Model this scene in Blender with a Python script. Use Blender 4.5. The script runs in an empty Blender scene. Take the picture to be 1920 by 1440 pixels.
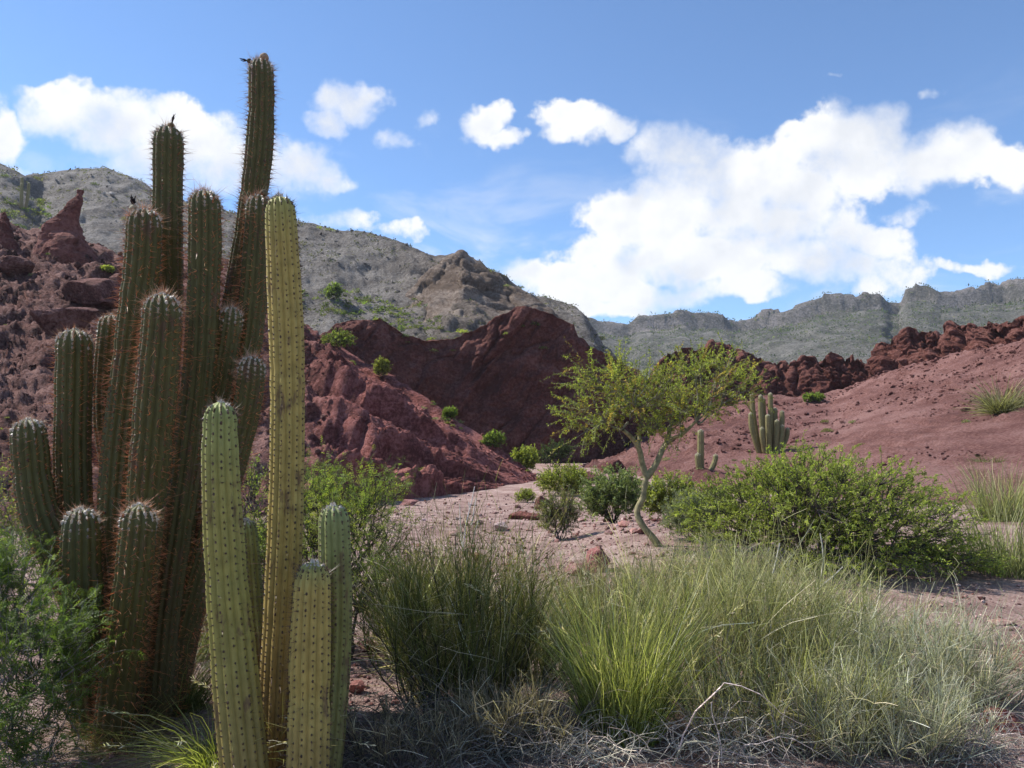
import bpy, math, random
import numpy as np

# ------------------------------------------------------------------ scene, camera, sky, sun, exposure
scene = bpy.context.scene
scene.render.engine = 'CYCLES'
COL = scene.collection
R = math.radians

FOCAL = 1507.0                     # focal length in pixels of the 1920 x 1440 photograph
CAM_Z = 1.6
PITCH = R(4.9)
cam_data = bpy.data.cameras.new('camera')
cam_data.sensor_width = 36.0
cam_data.lens = 36.0 * FOCAL / 1920.0
cam_data.clip_start = 0.05
cam_data.clip_end = 6000.0
cam = bpy.data.objects.new('camera', cam_data)
COL.objects.link(cam)
cam.location = (0, 0, CAM_Z)
cam.rotation_euler = (math.pi / 2 + PITCH, 0, 0)
scene.camera = cam

SUN_AZ = R(72.0)                   # left of the viewing direction (+Y)
SUN_EL = R(49.0)
sun_dir = np.array([-math.sin(SUN_AZ) * math.cos(SUN_EL), math.cos(SUN_AZ) * math.cos(SUN_EL), math.sin(SUN_EL)])
sun_data = bpy.data.lights.new('sun', 'SUN')
sun_data.energy = 5.0
sun_data.angle = R(0.53)
sun_data.color = (1.0, 0.955, 0.89)
sun = bpy.data.objects.new('sun', sun_data)
COL.objects.link(sun)
sun.location = (-30, 20, 40)
sun.rotation_euler = (math.pi / 2 - SUN_EL, 0, SUN_AZ + math.pi)

scene.view_settings.view_transform = 'Standard'
scene.view_settings.look = 'None'
scene.view_settings.exposure = 0.65
scene.view_settings.gamma = 1.0
scene.view_settings.use_curve_mapping = False
scene.cycles.use_denoising = True
scene.cycles.max_bounces = 8
scene.cycles.diffuse_bounces = 3
scene.cycles.glossy_bounces = 2
scene.cycles.transmission_bounces = 4
scene.cycles.transparent_max_bounces = 4
scene.cycles.sample_clamp_indirect = 6.0
scene.cycles.use_light_tree = True


def ray(px, py):
    """direction of a photograph pixel"""
    a = (px - 960.0) / FOCAL
    b = (720.0 - py) / FOCAL
    c, s = math.cos(PITCH), math.sin(PITCH)
    return np.array([a, c - b * s, s + b * c])


def at(px, py, Y):
    """the point of that direction at the distance Y along +Y"""
    d = ray(px, py)
    return np.array([0, 0, CAM_Z]) + d * (Y / d[1])


def on_ground(px, py, z=0.0):
    d = ray(px, py)
    return np.array([0, 0, CAM_Z]) + d * ((z - CAM_Z) / d[2])


def proj(P):
    P = np.asarray(P, float)
    c, s = math.cos(PITCH), math.sin(PITCH)
    x, y, z = P[..., 0], P[..., 1], P[..., 2] - CAM_Z
    f = y * c + z * s
    u = -y * s + z * c
    return 960 + FOCAL * x / f, 720 - FOCAL * u / f


# sky: Nishita daylight with cumulus clouds placed by direction
world = bpy.data.worlds.new('World')
scene.world = world
world.use_nodes = True
world.cycles.sampling_method = 'MANUAL'
world.cycles.sample_map_resolution = 512
nt = world.node_tree
nt.nodes.clear()


class G:
    """small node-graph helper"""
    def __init__(self, tree):
        self.t = tree

    def node(self, kind, **props):
        n = self.t.nodes.new(kind)
        for k, v in props.items():
            setattr(n, k, v)
        return n

    def put(self, sock, v):
        if hasattr(v, 'is_linked') or isinstance(v, bpy.types.NodeSocket):
            self.t.links.new(v, sock)
        else:
            sock.default_value = v

    def math(self, op, a, b=0.0, c=0.0, clamp=False):
        n = self.node('ShaderNodeMath', operation=op, use_clamp=clamp)
        for i, v in enumerate((a, b, c)):
            self.put(n.inputs[i], v)
        return n.outputs[0]

    def vmath(self, op, a, b=None):
        n = self.node('ShaderNodeVectorMath', operation=op)
        self.put(n.inputs[0], a)
        if b is not None:
            self.put(n.inputs[1], b)
        return n.outputs['Value' if op in ('DOT_PRODUCT', 'LENGTH') else 'Vector']

    def noise(self, vec, scale, detail=4.0, rough=0.55, dist=0.0, lac=2.0, kind='FBM', dims='3D', out='Fac'):
        n = self.node('ShaderNodeTexNoise', noise_dimensions=dims)
        n.noise_type = kind
        self.put(n.inputs['Vector'], vec)
        self.put(n.inputs['Scale'], scale)
        n.inputs['Detail'].default_value = detail
        n.inputs['Roughness'].default_value = rough
        n.inputs['Lacunarity'].default_value = lac
        n.inputs['Distortion'].default_value = dist
        return n.outputs[out]

    def ramp(self, fac, stops, interp='LINEAR'):
        n = self.node('ShaderNodeValToRGB')
        cr = n.color_ramp
        cr.interpolation = interp
        while len(cr.elements) < len(stops):
            cr.elements.new(0.5)
        for e, (p, c) in zip(cr.elements, stops):
            e.position = p
            e.color = (c, c, c, 1) if not hasattr(c, '__len__') else (*c[:3], 1)
        self.put(n.inputs[0], fac)
        return n.outputs[0]

    def mix(self, fac, a, b, blend='MIX'):
        n = self.node('ShaderNodeMix', data_type='RGBA', blend_type=blend)
        self.put(n.inputs['Factor'], fac)
        for s, v in ((n.inputs[6], a), (n.inputs[7], b)):
            if hasattr(v, '__len__') and not isinstance(v, bpy.types.NodeSocket):
                v = (*v[:3], 1)
            self.put(s, v)
        return n.outputs[2]

    def smooth(self, v, lo, hi):
        n = self.node('ShaderNodeMapRange', interpolation_type='SMOOTHSTEP')
        self.put(n.inputs[0], v)
        self.put(n.inputs[1], lo)
        self.put(n.inputs[2], hi)
        return n.outputs[0]


g = G(nt)
sky = g.node('ShaderNodeTexSky', sky_type='NISHITA')
sky.sun_disc = False
sky.sun_elevation = SUN_EL
sky.sun_rotation = -SUN_AZ
sky.altitude = 2800.0
sky.air_density = 1.0
sky.dust_density = 0.15
sky.ozone_density = 1.6
geo = g.node('ShaderNodeTexCoord').outputs['Generated']
sep = g.node('ShaderNodeSeparateXYZ')
g.put(sep.inputs[0], geo)
dx, dy, dz = sep.outputs
yy = g.math('MAXIMUM', dy, 0.05)
comb = g.node('ShaderNodeCombineXYZ')
g.put(comb.inputs[0], g.math('DIVIDE', dx, yy))
g.put(comb.inputs[1], g.math('DIVIDE', dz, yy))
uv0 = comb.outputs[0]
# billowing edges: warp the plane by two noises
w1 = g.vmath('SUBTRACT', g.noise(uv0, 9.0, 1.0, 0.55, out='Color'), (0.5, 0.5, 0.5))
w2 = g.vmath('SUBTRACT', g.noise(uv0, 42.0, 2.0, 0.6, out='Color'), (0.5, 0.5, 0.5))
uv = g.vmath('ADD', uv0, g.vmath('MULTIPLY', w1, (0.085, 0.06, 0)))
uv = g.vmath('ADD', uv, g.vmath('MULTIPLY', w2, (0.030, 0.022, 0)))
CLOUDS = [  # centre and half-size in photograph pixels, weight
    (130, 205, 95, 52, 1), (225, 222, 130, 62, 1), (345, 275, 130, 66, 1), (450, 312, 120, 62, 1),
    (560, 312, 95, 42, 1), (622, 325, 52, 22, .9), (250, 330, 190, 38, .5), (420, 352, 170, 40, .6), (5, 245, 38, 52, .9),
    (5, 320, 60, 30, .45), (650, 190, 62, 36, 1), (612, 232, 46, 30, 1), (690, 176, 38, 22, .8),
    (748, 255, 34, 26, .75), (816, 213, 36, 20, .55), (918, 236, 50, 34, .95), (958, 264, 34, 18, .8),
    (1075, 232, 62, 42, 1), (1142, 226, 56, 30, .9), (1040, 262, 36, 20, .6),
    (1270, 278, 78, 56, 1), (1350, 330, 125, 80, 1), (1480, 340, 140, 85, 1), (1605, 285, 95, 88, 1),
    (1655, 250, 66, 54, 1), (1730, 310, 95, 60, 1), (1805, 290, 62, 52, .9), (1895, 318, 75, 46, 1),
    (1485, 252, 52, 28, .6), (1235, 395, 145, 70, 1), (1420, 420, 190, 62, 1), (1130, 405, 60, 40, .7),
    (1585, 445, 125, 36, .8), (1300, 480, 250, 52, 1), (1090, 520, 130, 38, 1), (1180, 550, 170, 34, .9),
    (1540, 495, 170, 46, .9), (1640, 525, 60, 40, .7), (1360, 540, 160, 30, .7), (1010, 512, 80, 26, .8),
    (1150, 580, 100, 20, .8), (2020, 330, 90, 60, 1), (-120, 230, 130, 70, 1), (640, 405, 130, 30, .38), (760, 425, 90, 24, .3),
    (1745, 180, 26, 16, .4), (1570, 140, 22, 10, .3),
    (1690, 400, 120, 30, .3), (1830, 490, 120, 18, .3),
]
dens = None
for (cx, cy, rx, ry, wgt) in CLOUDS:
    d = ray(cx, cy)
    u, v = d[0] / d[1], d[2] / d[1]
    su = rx * 1.16 / FOCAL / d[1]
    sv = ry * 1.16 / FOCAL / d[1]
    n = g.node('ShaderNodeVectorMath', operation='MULTIPLY_ADD')
    g.put(n.inputs[0], uv)
    n.inputs[1].default_value = (1 / su, 1 / sv, 0)
    n.inputs[2].default_value = (-u / su, -v / sv, 0)
    q = n.outputs[0]
    e = g.math('SUBTRACT', wgt, g.vmath('DOT_PRODUCT', q, q))
    if dens is None:
        dens = g.math('MAXIMUM', e, -1.0)
    else:
        dens = g.math('MAXIMUM', dens, e)
# the same kind of scattered cumulus over the rest of the sky
flat = g.node('ShaderNodeCombineXYZ')
zz = g.math('ADD', g.math('ABSOLUTE', dz), 0.22)
g.put(flat.inputs[0], g.math('DIVIDE', dx, zz))
g.put(flat.inputs[1], g.math('DIVIDE', dy, zz))
rest = g.smooth(g.noise(flat.outputs[0], 0.9, 2.0, 0.5), 0.50, 0.75)
rest = g.math('SUBTRACT', g.math('MULTIPLY', rest, 1.7), 0.75)
inside = g.math('MULTIPLY', g.smooth(dy, 0.60, 0.74), g.math('SUBTRACT', 1.0, g.smooth(dz, 0.47, 0.60)))
dens = g.math('ADD', g.math('MULTIPLY', dens, inside), g.math('MULTIPLY', rest, g.math('SUBTRACT', 1.0, inside)))
fine = g.noise(geo, 24.0, 6.0, 0.62)
broad = g.noise(geo, 8.0, 2.0, 0.5)
body = g.math('ADD', dens, g.math('MULTIPLY', g.math('SUBTRACT', fine, 0.5), 2.0))
soft = g.math('MULTIPLY_ADD', g.smooth(broad, 0.38, 0.66), 1.05, 0.36)
alpha = g.smooth(body, -0.16, soft)
# billows: the side of each puff turned away from the sun is greyer
lit = g.noise(g.vmath('ADD', geo, (-0.010, 0.0, 0.014)), 24.0, 3.0, 0.55)
puff = g.math('SUBTRACT', g.noise(geo, 24.0, 3.0, 0.55), lit)
shade = g.math('ADD', g.math('MULTIPLY', g.smooth(broad, 0.42, 0.60), g.smooth(dens, 0.35, 1.0)), g.math('MULTIPLY', puff, 2.2))
shade = g.math('MULTIPLY', g.math('MINIMUM', g.math('MAXIMUM', shade, 0.0), 1.0), g.smooth(body, 0.1, 0.9))
cloud_col = g.mix(shade, (5.4, 5.42, 5.45), (4.5, 4.62, 4.85))
blue = g.mix(1.0, sky.outputs[0], (0.88, 1.04, 1.15), 'MULTIPLY')
# thin streaks of high veil between the cumulus
vm = g.vmath('MULTIPLY', geo, (5.0, 5.0, 15.0))
veil = g.math('MULTIPLY', g.smooth(g.noise(vm, 1.0, 5.0, 0.6, 0.6), 0.50, 0.74), 0.42)
veil = g.math('MULTIPLY', veil, g.math('SUBTRACT', 1.0, g.smooth(dz, 0.22, 0.42)))
alpha = g.math('MAXIMUM', g.math('MULTIPLY', alpha, 0.97), veil)
skycol = g.mix(alpha, blue, cloud_col)
bg = g.node('ShaderNodeBackground')
g.put(bg.inputs[0], skycol)
bg.inputs[1].default_value = 0.125
out = g.node('ShaderNodeOutputWorld')
g.put(out.inputs[0], bg.outputs[0])

# ------------------------------------------------------------------ tools
rng = np.random.default_rng(11)
PERM = np.random.default_rng(3).permutation(256).astype(np.int64)
PERM = np.concatenate([PERM, PERM, PERM])
GRADS = np.random.default_rng(5).normal(size=(256, 3))
GRADS /= np.linalg.norm(GRADS, axis=1, keepdims=True)


def perlin(P):
    P = np.asarray(P, float)
    i = np.floor(P).astype(np.int64)
    f = P - i
    i &= 255
    w = f * f * f * (f * (f * 6 - 15) + 10)
    r = 0.0
    for a in (0, 1):
        pa = PERM[i[:, 0] + a]
        wa = w[:, 0] if a else 1 - w[:, 0]
        for b in (0, 1):
            pb = PERM[pa + i[:, 1] + b]
            wb = wa * (w[:, 1] if b else 1 - w[:, 1])
            for c in (0, 1):
                h = PERM[pb + i[:, 2] + c]
                gr = GRADS[h]
                d = gr[:, 0] * (f[:, 0] - a) + gr[:, 1] * (f[:, 1] - b) + gr[:, 2] * (f[:, 2] - c)
                r = r + d * wb * (w[:, 2] if c else 1 - w[:, 2])
    return r * 1.5


def fbm(P, octaves=4, gain=0.5, lac=2.03, ridged=False):
    P = np.asarray(P, float).reshape(-1, 3)
    s, a, tot = 0.0, 1.0, 0.0
    for o in range(octaves):
        n = perlin(P + 17.3 * o)
        if ridged:
            n = 1 - 2 * np.abs(n)
        s = s + a * n
        tot += a
        a *= gain
        P = P * lac
    return s / tot


def cells(P, seed=1):
    """cellular noise: distances to the nearest and second nearest seed and a value of the nearest cell"""
    P = np.asarray(P, float)
    i = np.floor(P).astype(np.int64)
    f1 = np.full(len(P), 9.0)
    f2 = np.full(len(P), 9.0)
    val = np.zeros(len(P))
    for a in (-1, 0, 1):
        for b in (-1, 0, 1):
            for c in (-1, 0, 1):
                j = i + np.array([a, b, c])
                h = PERM[(PERM[(PERM[(j[:, 0] + seed) & 255] + j[:, 1]) & 255] + j[:, 2]) & 255]
                q = j + GRADS[h] * 0.35 + 0.5
                d = np.sqrt(((P - q) ** 2).sum(1))
                near = d < f1
                f2 = np.where(near, f1, np.minimum(f2, d))
                val = np.where(near, h / 255.0, val)
                f1 = np.where(near, d, f1)
    return f1, f2, val


def unit(v):
    v = np.asarray(v, float)
    return v / np.maximum(np.linalg.norm(v, axis=-1, keepdims=True), 1e-9)


class MB:
    """collects triangles and quads with vertex colours and links them as one mesh object"""
    def __init__(self):
        self.v, self.f, self.c, self.n = [], [], [], 0

    def add(self, verts, faces, col=(1, 1, 1)):
        verts = np.asarray(verts, np.float32).reshape(-1, 3)
        faces = np.asarray(faces, np.int64)
        col = np.asarray(col, np.float32)
        if col.ndim == 1:
            col = np.broadcast_to(col, (len(verts), 3))
        self.v.append(verts)
        self.c.append(col)
        self.f.append(faces + self.n)
        self.n += len(verts)

    def mesh(self, name, mat, smooth=False, origin=None):
        V = np.concatenate(self.v)
        C = np.concatenate(self.c)
        if origin is not None:
            V = V - np.asarray(origin, np.float32)
        loops = np.concatenate([f.ravel() for f in self.f]).astype(np.int32)
        sizes = np.concatenate([np.full(len(f), f.shape[1], np.int32) for f in self.f])
        starts = np.concatenate([[0], np.cumsum(sizes)[:-1]]).astype(np.int32)
        me = bpy.data.meshes.new(name)
        me.vertices.add(len(V))
        me.vertices.foreach_set('co', V.astype(np.float32).ravel())
        me.loops.add(len(loops))
        me.loops.foreach_set('vertex_index', loops)
        me.polygons.add(len(sizes))
        me.polygons.foreach_set('loop_start', starts)
        me.polygons.foreach_set('loop_total', sizes)
        me.polygons.foreach_set('use_smooth', np.full(len(sizes), smooth, bool))
        at_ = me.color_attributes.new('Col', 'FLOAT_COLOR', 'POINT')
        at_.data.foreach_set('color', np.concatenate([C, np.ones((len(C), 1), np.float32)], 1).astype(np.float32).ravel())
        me.update(calc_edges=True)
        me.materials.append(mat)
        return me

    def build(self, name, mat, parent=None, smooth=False, origin=None):
        return link(name, self.mesh(name, mat, smooth, origin), parent)


def link(name, me, parent=None, loc=None):
    o = bpy.data.objects.new(name, me)
    COL.objects.link(o)
    if parent is not None:
        o.parent = parent
    if loc is not None:
        o.location = [float(x) for x in loc]
    return o


def tag(o, label=None, cat=None, group=None, kind=None):
    for k, v in (('label', label), ('category', cat), ('group', group), ('kind', kind)):
        if v:
            o[k] = v
    return o


def thing(name, label, cat, loc=(0, 0, 0), group=None):
    o = link(name, None, None, loc)
    return tag(o, label, cat, group)


def copy_tree(o, loc=None, parent=None):
    c = o.copy()
    COL.objects.link(c)
    if parent is not None:
        c.parent = parent
    if loc is not None:
        c.location = [float(x) for x in loc]
    for ch in list(o.children):
        copy_tree(ch, None, c)
    return c


def grid_faces(rows, cols, wrap=False):
    r = np.arange(rows - 1)[:, None]
    c = np.arange(cols if wrap else cols - 1)[None, :]
    c2 = (c + 1) % cols
    a = r * cols + c
    b = r * cols + c2
    d = (r + 1) * cols + c
    e = (r + 1) * cols + c2
    return np.stack([a, b, e, d], -1).reshape(-1, 4)


def frames(T):
    """two unit vectors across each tangent"""
    ref = np.where(np.abs(T[..., 2:3]) > 0.9, np.array([1.0, 0.13, 0]), np.array([0.0, 0.1, 1.0]))
    A = unit(np.cross(T, ref))
    return A, np.cross(T, A)


def tubes(mb, paths, r0, r1, sides=4, col=(1, 1, 1)):
    """tapered tubes along N paths of K points"""
    paths = np.asarray(paths, float)
    N, K, _ = paths.shape
    T = unit(np.gradient(paths, axis=1))
    A, B = frames(T)
    rad = np.asarray(r0, float).reshape(-1, 1) * np.ones((N, 1)) * (1 - np.linspace(0, 1, K)) + np.asarray(r1, float).reshape(-1, 1) * np.linspace(0, 1, K)
    th = np.linspace(0, 2 * math.pi, sides, endpoint=False)
    V = paths[:, :, None, :] + rad[:, :, None, None] * (np.cos(th)[None, None, :, None] * A[:, :, None, :] + np.sin(th)[None, None, :, None] * B[:, :, None, :])
    F = grid_faces(K, sides, True)
    F = (F[None] + (np.arange(N) * K * sides)[:, None, None]).reshape(-1, 4)
    c = np.asarray(col, float)
    if c.ndim == 2:
        c = np.repeat(c, K * sides, 0)
    mb.add(V, F, c)


def ribbons(mb, paths, w0, w1, side, col, wmid=None):
    """flat blades along N paths; side gives the across direction of each blade"""
    N, K, _ = paths.shape
    s = np.linspace(0, 1, K)
    w = np.asarray(w0, float).reshape(-1, 1) * np.ones((N, 1)) * (1 - s) + np.asarray(w1, float).reshape(-1, 1) * s
    T = unit(np.gradient(paths, axis=1))
    S = unit(side[:, None, :] - (side[:, None, :] * T).sum(-1, keepdims=True) * T)
    V = np.stack([paths - S * w[..., None] / 2, paths + S * w[..., None] / 2], 2)
    F = grid_faces(K, 2)
    F = (F[None] + (np.arange(N) * K * 2)[:, None, None]).reshape(-1, 4)
    col = np.asarray(col, float)
    if col.ndim == 2:
        col = np.repeat(col, K * 2, 0)
    elif col.ndim == 3:
        col = np.repeat(col.reshape(-1, 3), 2, 0)
    mb.add(V, F, col)


def leaves(mb, pos, axis, nrm, L, W, col):
    """diamond leaflets"""
    axis = unit(axis)
    side = unit(np.cross(nrm, axis))
    L = np.asarray(L, float).reshape(-1, 1) * np.ones((len(pos), 1))
    W = np.asarray(W, float).reshape(-1, 1) * np.ones((len(pos), 1))
    V = np.stack([pos, pos + axis * L * .5 + side * W * .5, pos + axis * L, pos + axis * L * .5 - side * W * .5], 1)
    F = np.arange(len(pos) * 4).reshape(-1, 4)
    col = np.asarray(col, float)
    if col.ndim == 2:
        col = np.repeat(col, 4, 0)
    mb.add(V, F, col)


def rnd_dirs(n, r=None):
    return unit((r or rng).normal(size=(n, 3)))


def vary(base, n, amount=0.2, hue=0.08, r=None):
    r = r or rng
    b = np.asarray(base, float)[None]
    k = np.exp(r.normal(0, amount, (n, 1)))
    return np.clip(b * k * np.exp(r.normal(0, hue, (n, 3))), 0, 1)


# ------------------------------------------------------------------ materials
MATS = {}


def new_mat(name):
    m = bpy.data.materials.new(name)
    m.use_nodes = True
    m.node_tree.nodes.clear()
    gg = G(m.node_tree)
    return m, gg


def finish(m, gg, color, rough=0.9, bump=None, dist=0.02, strength=0.6, spec=0.25, translucent=0.0, tcol=None):
    p = gg.node('ShaderNodeBsdfPrincipled')
    gg.put(p.inputs['Base Color'], color if isinstance(color, bpy.types.NodeSocket) else (*color[:3], 1))
    gg.put(p.inputs['Roughness'], rough)
    p.inputs['Specular IOR Level'].default_value = spec
    nrm = None
    if bump is not None:
        b = gg.node('ShaderNodeBump')
        b.inputs['Strength'].default_value = strength
        b.inputs['Distance'].default_value = dist
        gg.put(b.inputs['Height'], bump)
        nrm = b.outputs[0]
        gg.put(p.inputs['Normal'], nrm)
    sh = p.outputs[0]
    if translucent > 0:
        t = gg.node('ShaderNodeBsdfTranslucent')
        gg.put(t.inputs[0], tcol if tcol is not None else color)
        mx = gg.node('ShaderNodeMixShader')
        mx.inputs[0].default_value = translucent
        gg.put(mx.inputs[1], sh)
        gg.put(mx.inputs[2], t.outputs[0])
        sh = mx.outputs[0]
    o = gg.node('ShaderNodeOutputMaterial')
    gg.put(o.inputs[0], sh)
    return m


def coords(gg):
    return gg.node('ShaderNodeNewGeometry').outputs['Position']


def attr(gg, name='Col'):
    n = gg.node('ShaderNodeAttribute')
    n.attribute_name = name
    return n.outputs['Color']


def rock_mat(name, c_dark, c_mid, c_light, scale, bump_scale, dist, strata=0.0, strata_scale=1.0, tint=True):
    m, gg = new_mat(name)
    P = coords(gg)
    n1 = gg.noise(P, scale, 6, 0.6)
    n2 = gg.noise(P, bump_scale * 2.0, 5, 0.68)
    n3 = gg.noise(P, scale * 0.22, 3, 0.5)
    f = gg.math('ADD', gg.math('MULTIPLY', n1, 0.36), gg.math('MULTIPLY', n2, 0.46))
    f = gg.math('ADD', f, gg.math('MULTIPLY', n3, 0.18))
    if strata:
        s = gg.node('ShaderNodeSeparateXYZ')
        gg.put(s.inputs[0], P)
        zz_ = gg.math('ADD', s.outputs[2], gg.math('MULTIPLY', s.outputs[0], 0.25))
        cv = gg.node('ShaderNodeCombineXYZ')
        gg.put(cv.inputs[2], zz_)
        gg.put(cv.inputs[0], gg.math('MULTIPLY', n3, 1.5))
        f = gg.math('ADD', f, gg.math('MULTIPLY', gg.math('SUBTRACT', gg.noise(cv.outputs[0], strata_scale, 4, 0.6), 0.5), strata))
    c = gg.ramp(f, [(0.43, c_dark), (0.5, c_mid), (0.58, c_light)])
    if tint:
        c = gg.mix(1.0, c, attr(gg), 'MULTIPLY')
    h = gg.math('ADD', gg.noise(P, bump_scale, 7, 0.68), gg.math('MULTIPLY', gg.noise(P, bump_scale * 4, 4, 0.7), 0.5))
    return finish(m, gg, c, 0.95, h, dist, 1.0, 0.15)


def leaf_mat(name, translucent=0.35, rough=0.6, spec=0.25, gain=1.0):
    m, gg = new_mat(name)
    a = attr(gg)
    tc = gg.mix(1.0, a, (1.5 * gain, 1.55 * gain, 0.75 * gain), 'MULTIPLY')
    return finish(m, gg, a, rough, None, spec=spec, translucent=translucent, tcol=tc)


def bark_mat(name, scale=40.0):
    m, gg = new_mat(name)
    P = coords(gg)
    n = gg.noise(P, scale, 5, 0.6)
    c = gg.mix(1.0, attr(gg), gg.ramp(n, [(0.3, 0.55), (0.7, 1.3)]), 'MULTIPLY')
    return finish(m, gg, c, 0.85, n, 0.12 / scale, 0.8, 0.2)


M_RED = rock_mat('red_rock', (.112, .043, .034), (.182, .072, .057), (.255, .120, .098), 0.5, 2.2, 0.38, 0.25, 0.9)
M_SCREE = rock_mat('purple_scree', (.092, .043, .035), (.178, .086, .071), (.300, .172, .146), 1.1, 3.2, 0.28, 0.2, 1.0)
M_PINK = rock_mat('pink_slope', (.142, .063, .053), (.226, .108, .092), (.325, .182, .158), 0.45, 4.5, 0.22, 0.15, 0.6)
M_GREY = rock_mat('grey_hillside', (.122, .106, .094), (.208, .187, .167), (.340, .312, .285), 0.16, 1.2, 1.0)
M_FAR = rock_mat('mountain_side', (.082, .082, .064), (.150, .143, .118), (.265, .245, .215), 0.06, 0.35, 3.0)
M_TAN = rock_mat('tan_rock', (.150, .108, .080), (.240, .182, .142), (.350, .285, .235), 0.18, 1.3, 0.8, 0.5, 0.5)
M_STONE = rock_mat('stone', (.200, .120, .105), (.330, .215, .195), (.460, .340, .310), 3.0, 14.0, 0.02)
M_GROUND = rock_mat('wash_gravel', (.185, .115, .096), (.320, .212, .182), (.480, .358, .315), 2.2, 20.0, 0.035)
M_LEAF = leaf_mat('leaf', 0.47)
M_BLADE = leaf_mat('grass_blade', 0.38, 0.5, 0.3)
M_TWIG = bark_mat('twig_bark', 60)
M_BARK = bark_mat('tree_bark', 16)

# ------------------------------------------------------------------ terrain
def ground_h(x, y):
    x = np.asarray(x, float)
    y = np.asarray(y, float)
    P = np.stack([x.ravel(), y.ravel(), np.zeros(x.size)], 1)
    near = np.exp(-(np.hypot(P[:, 0], P[:, 1]) / 60.0) ** 2)
    h = 0.10 * fbm(P * 0.16, 3) * (0.4 + 0.6 * near) + 0.035 * fbm(P * 1.1 + 5, 4) * near
    d = np.clip((P[:, 1] - 26) / 40, 0, 1)
    h = h + 0.75 * d * d * (3 - 2 * d)
    # cut bank of the dry wash beside the tree
    bank = 0.35 / (1 + np.exp(-(P[:, 0] - 0.9 - 0.05 * P[:, 1]) * 3.0)) * np.exp(-((P[:, 1] - 14.5) / 3.4) ** 2)
    return (h + bank).reshape(x.shape)


def spaced(lo, hi, n, tight):
    t = np.linspace(-1, 1, n) if lo < 0 else np.linspace(0, 1, n)
    s = np.sinh(t * tight) / math.sinh(tight)
    return s * hi


gx = spaced(-1, 1300, 241, 8.0)
gy = np.concatenate([-spaced(0, 1300, 40, 7.4)[::-1][:-1] , 0.6 + spaced(0, 1300, 240, 6.4)])
GX, GY = np.meshgrid(gx, gy)
mb = MB()
mb.add(np.stack([GX, GY, ground_h(GX, GY)], -1), grid_faces(len(gy), len(gx)))
ground = tag(mb.build('ground', M_GROUND, smooth=True), 'pinkish gravel floor of the dry wash', None, None, 'structure')

LAYERS = {}


def catmull(xs, ys, q):
    """smooth-ish interpolation: linear with a light smoothing"""
    return np.interp(q, xs, ys)


def layer(name, mat, crest, foot, cols, rows, profile, displace, back=0.35, back_drop=0.5, label=None, edge=None, tint=None, brow=6):
    """a ridge: crest = (px, py, Y) skyline points, foot = (px, Y, z) base points"""
    crest = np.array(crest, float)
    foot = np.array(foot, float)
    px = np.linspace(crest[0, 0], crest[-1, 0], cols)
    py = np.interp(px, crest[:, 0], crest[:, 1])
    Yc = np.interp(px, crest[:, 0], crest[:, 2])
    C = np.array([at(a, b, c) for a, b, c in zip(px, py, Yc)])
    Yf = np.interp(px, foot[:, 0], foot[:, 1])
    zf = np.interp(px, foot[:, 0], foot[:, 2])
    Fp = np.stack([C[:, 0] / C[:, 1] * Yf, Yf, zf], 1)
    nb = max(4, int(rows * min(back, .4) * 0.4))
    t = np.concatenate([np.linspace(0, 1, rows), 1 + back * np.linspace(0, 1, nb + 1)[1:] ** 1.3])
    pr = profile(np.minimum(t, 1.0))
    XY = Fp[None, :, :2] + (C - Fp)[None, :, :2] * t[:, None, None]
    Z = zf[None] + (C[:, 2] - zf)[None] * pr[:, None]
    over = np.clip(t - 1, 0, None)
    Z = Z - (C[:, 2] - zf + 1)[None] * (back_drop * (over / back) ** 1.4)[:, None]
    V = np.concatenate([XY, Z[..., None]], -1)
    TT = np.broadcast_to(t[:, None], Z.shape)
    PX = np.broadcast_to(px[None], Z.shape)
    du = np.gradient(V, axis=1)
    dv = np.gradient(V, axis=0)
    N = unit(np.cross(du, dv))
    N[N[..., 2] < 0] *= -1
    shp = Z.shape
    off = displace(V.reshape(-1, 3), N.reshape(-1, 3), TT.ravel(), PX.ravel())
    fade = np.clip(TT.ravel() / 0.03, 0.15, 1)[:, None]
    V2 = (V.reshape(-1, 3) + off * fade).reshape(*shp, 3)
    mb = MB()
    tc = tint(V2.reshape(-1, 3), TT.ravel(), PX.ravel()) if tint is not None else (1, 1, 1)
    mb.add(V2, grid_faces(*shp), tc)
    o = mb.build(name, mat, smooth=True)
    tag(o, label, None, None, 'structure')
    front = V2[:rows + 2]
    LAYERS[name] = (front.reshape(-1, 3), np.stack(proj(front.reshape(-1, 3)), 1))
    return o


def on(name, px, py):
    """point of a terrain layer seen at that pixel: the nearest sheet of it"""
    V, Q = LAYERS[name]
    d = np.hypot(Q[:, 0] - px, Q[:, 1] - py)
    k = np.argsort(d)[:6]
    k = k[d[k] < d[k[0]] + 3.0]
    return V[k[np.argmin(V[k, 1])]].astype(float)


def clods(P, f, seed):
    f1, f2, v = cells(P * f, seed)
    return (0.55 - f1) * (0.35 + v)


def blocks(P, f, seed):
    """fractured rock: flat-faced pieces standing proud or set back"""
    w = P + 0.35 / np.max(f) * np.stack([fbm(P * np.max(f) * .8 + k * 9, 2) for k in range(3)], 1)
    f1, f2, v = cells(w * f, seed)
    return (v - .5) - .35 * np.exp(-((f2 - f1) / .05) ** 2)


def along_n(N, s):
    return N * np.asarray(s)[:, None]


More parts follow.
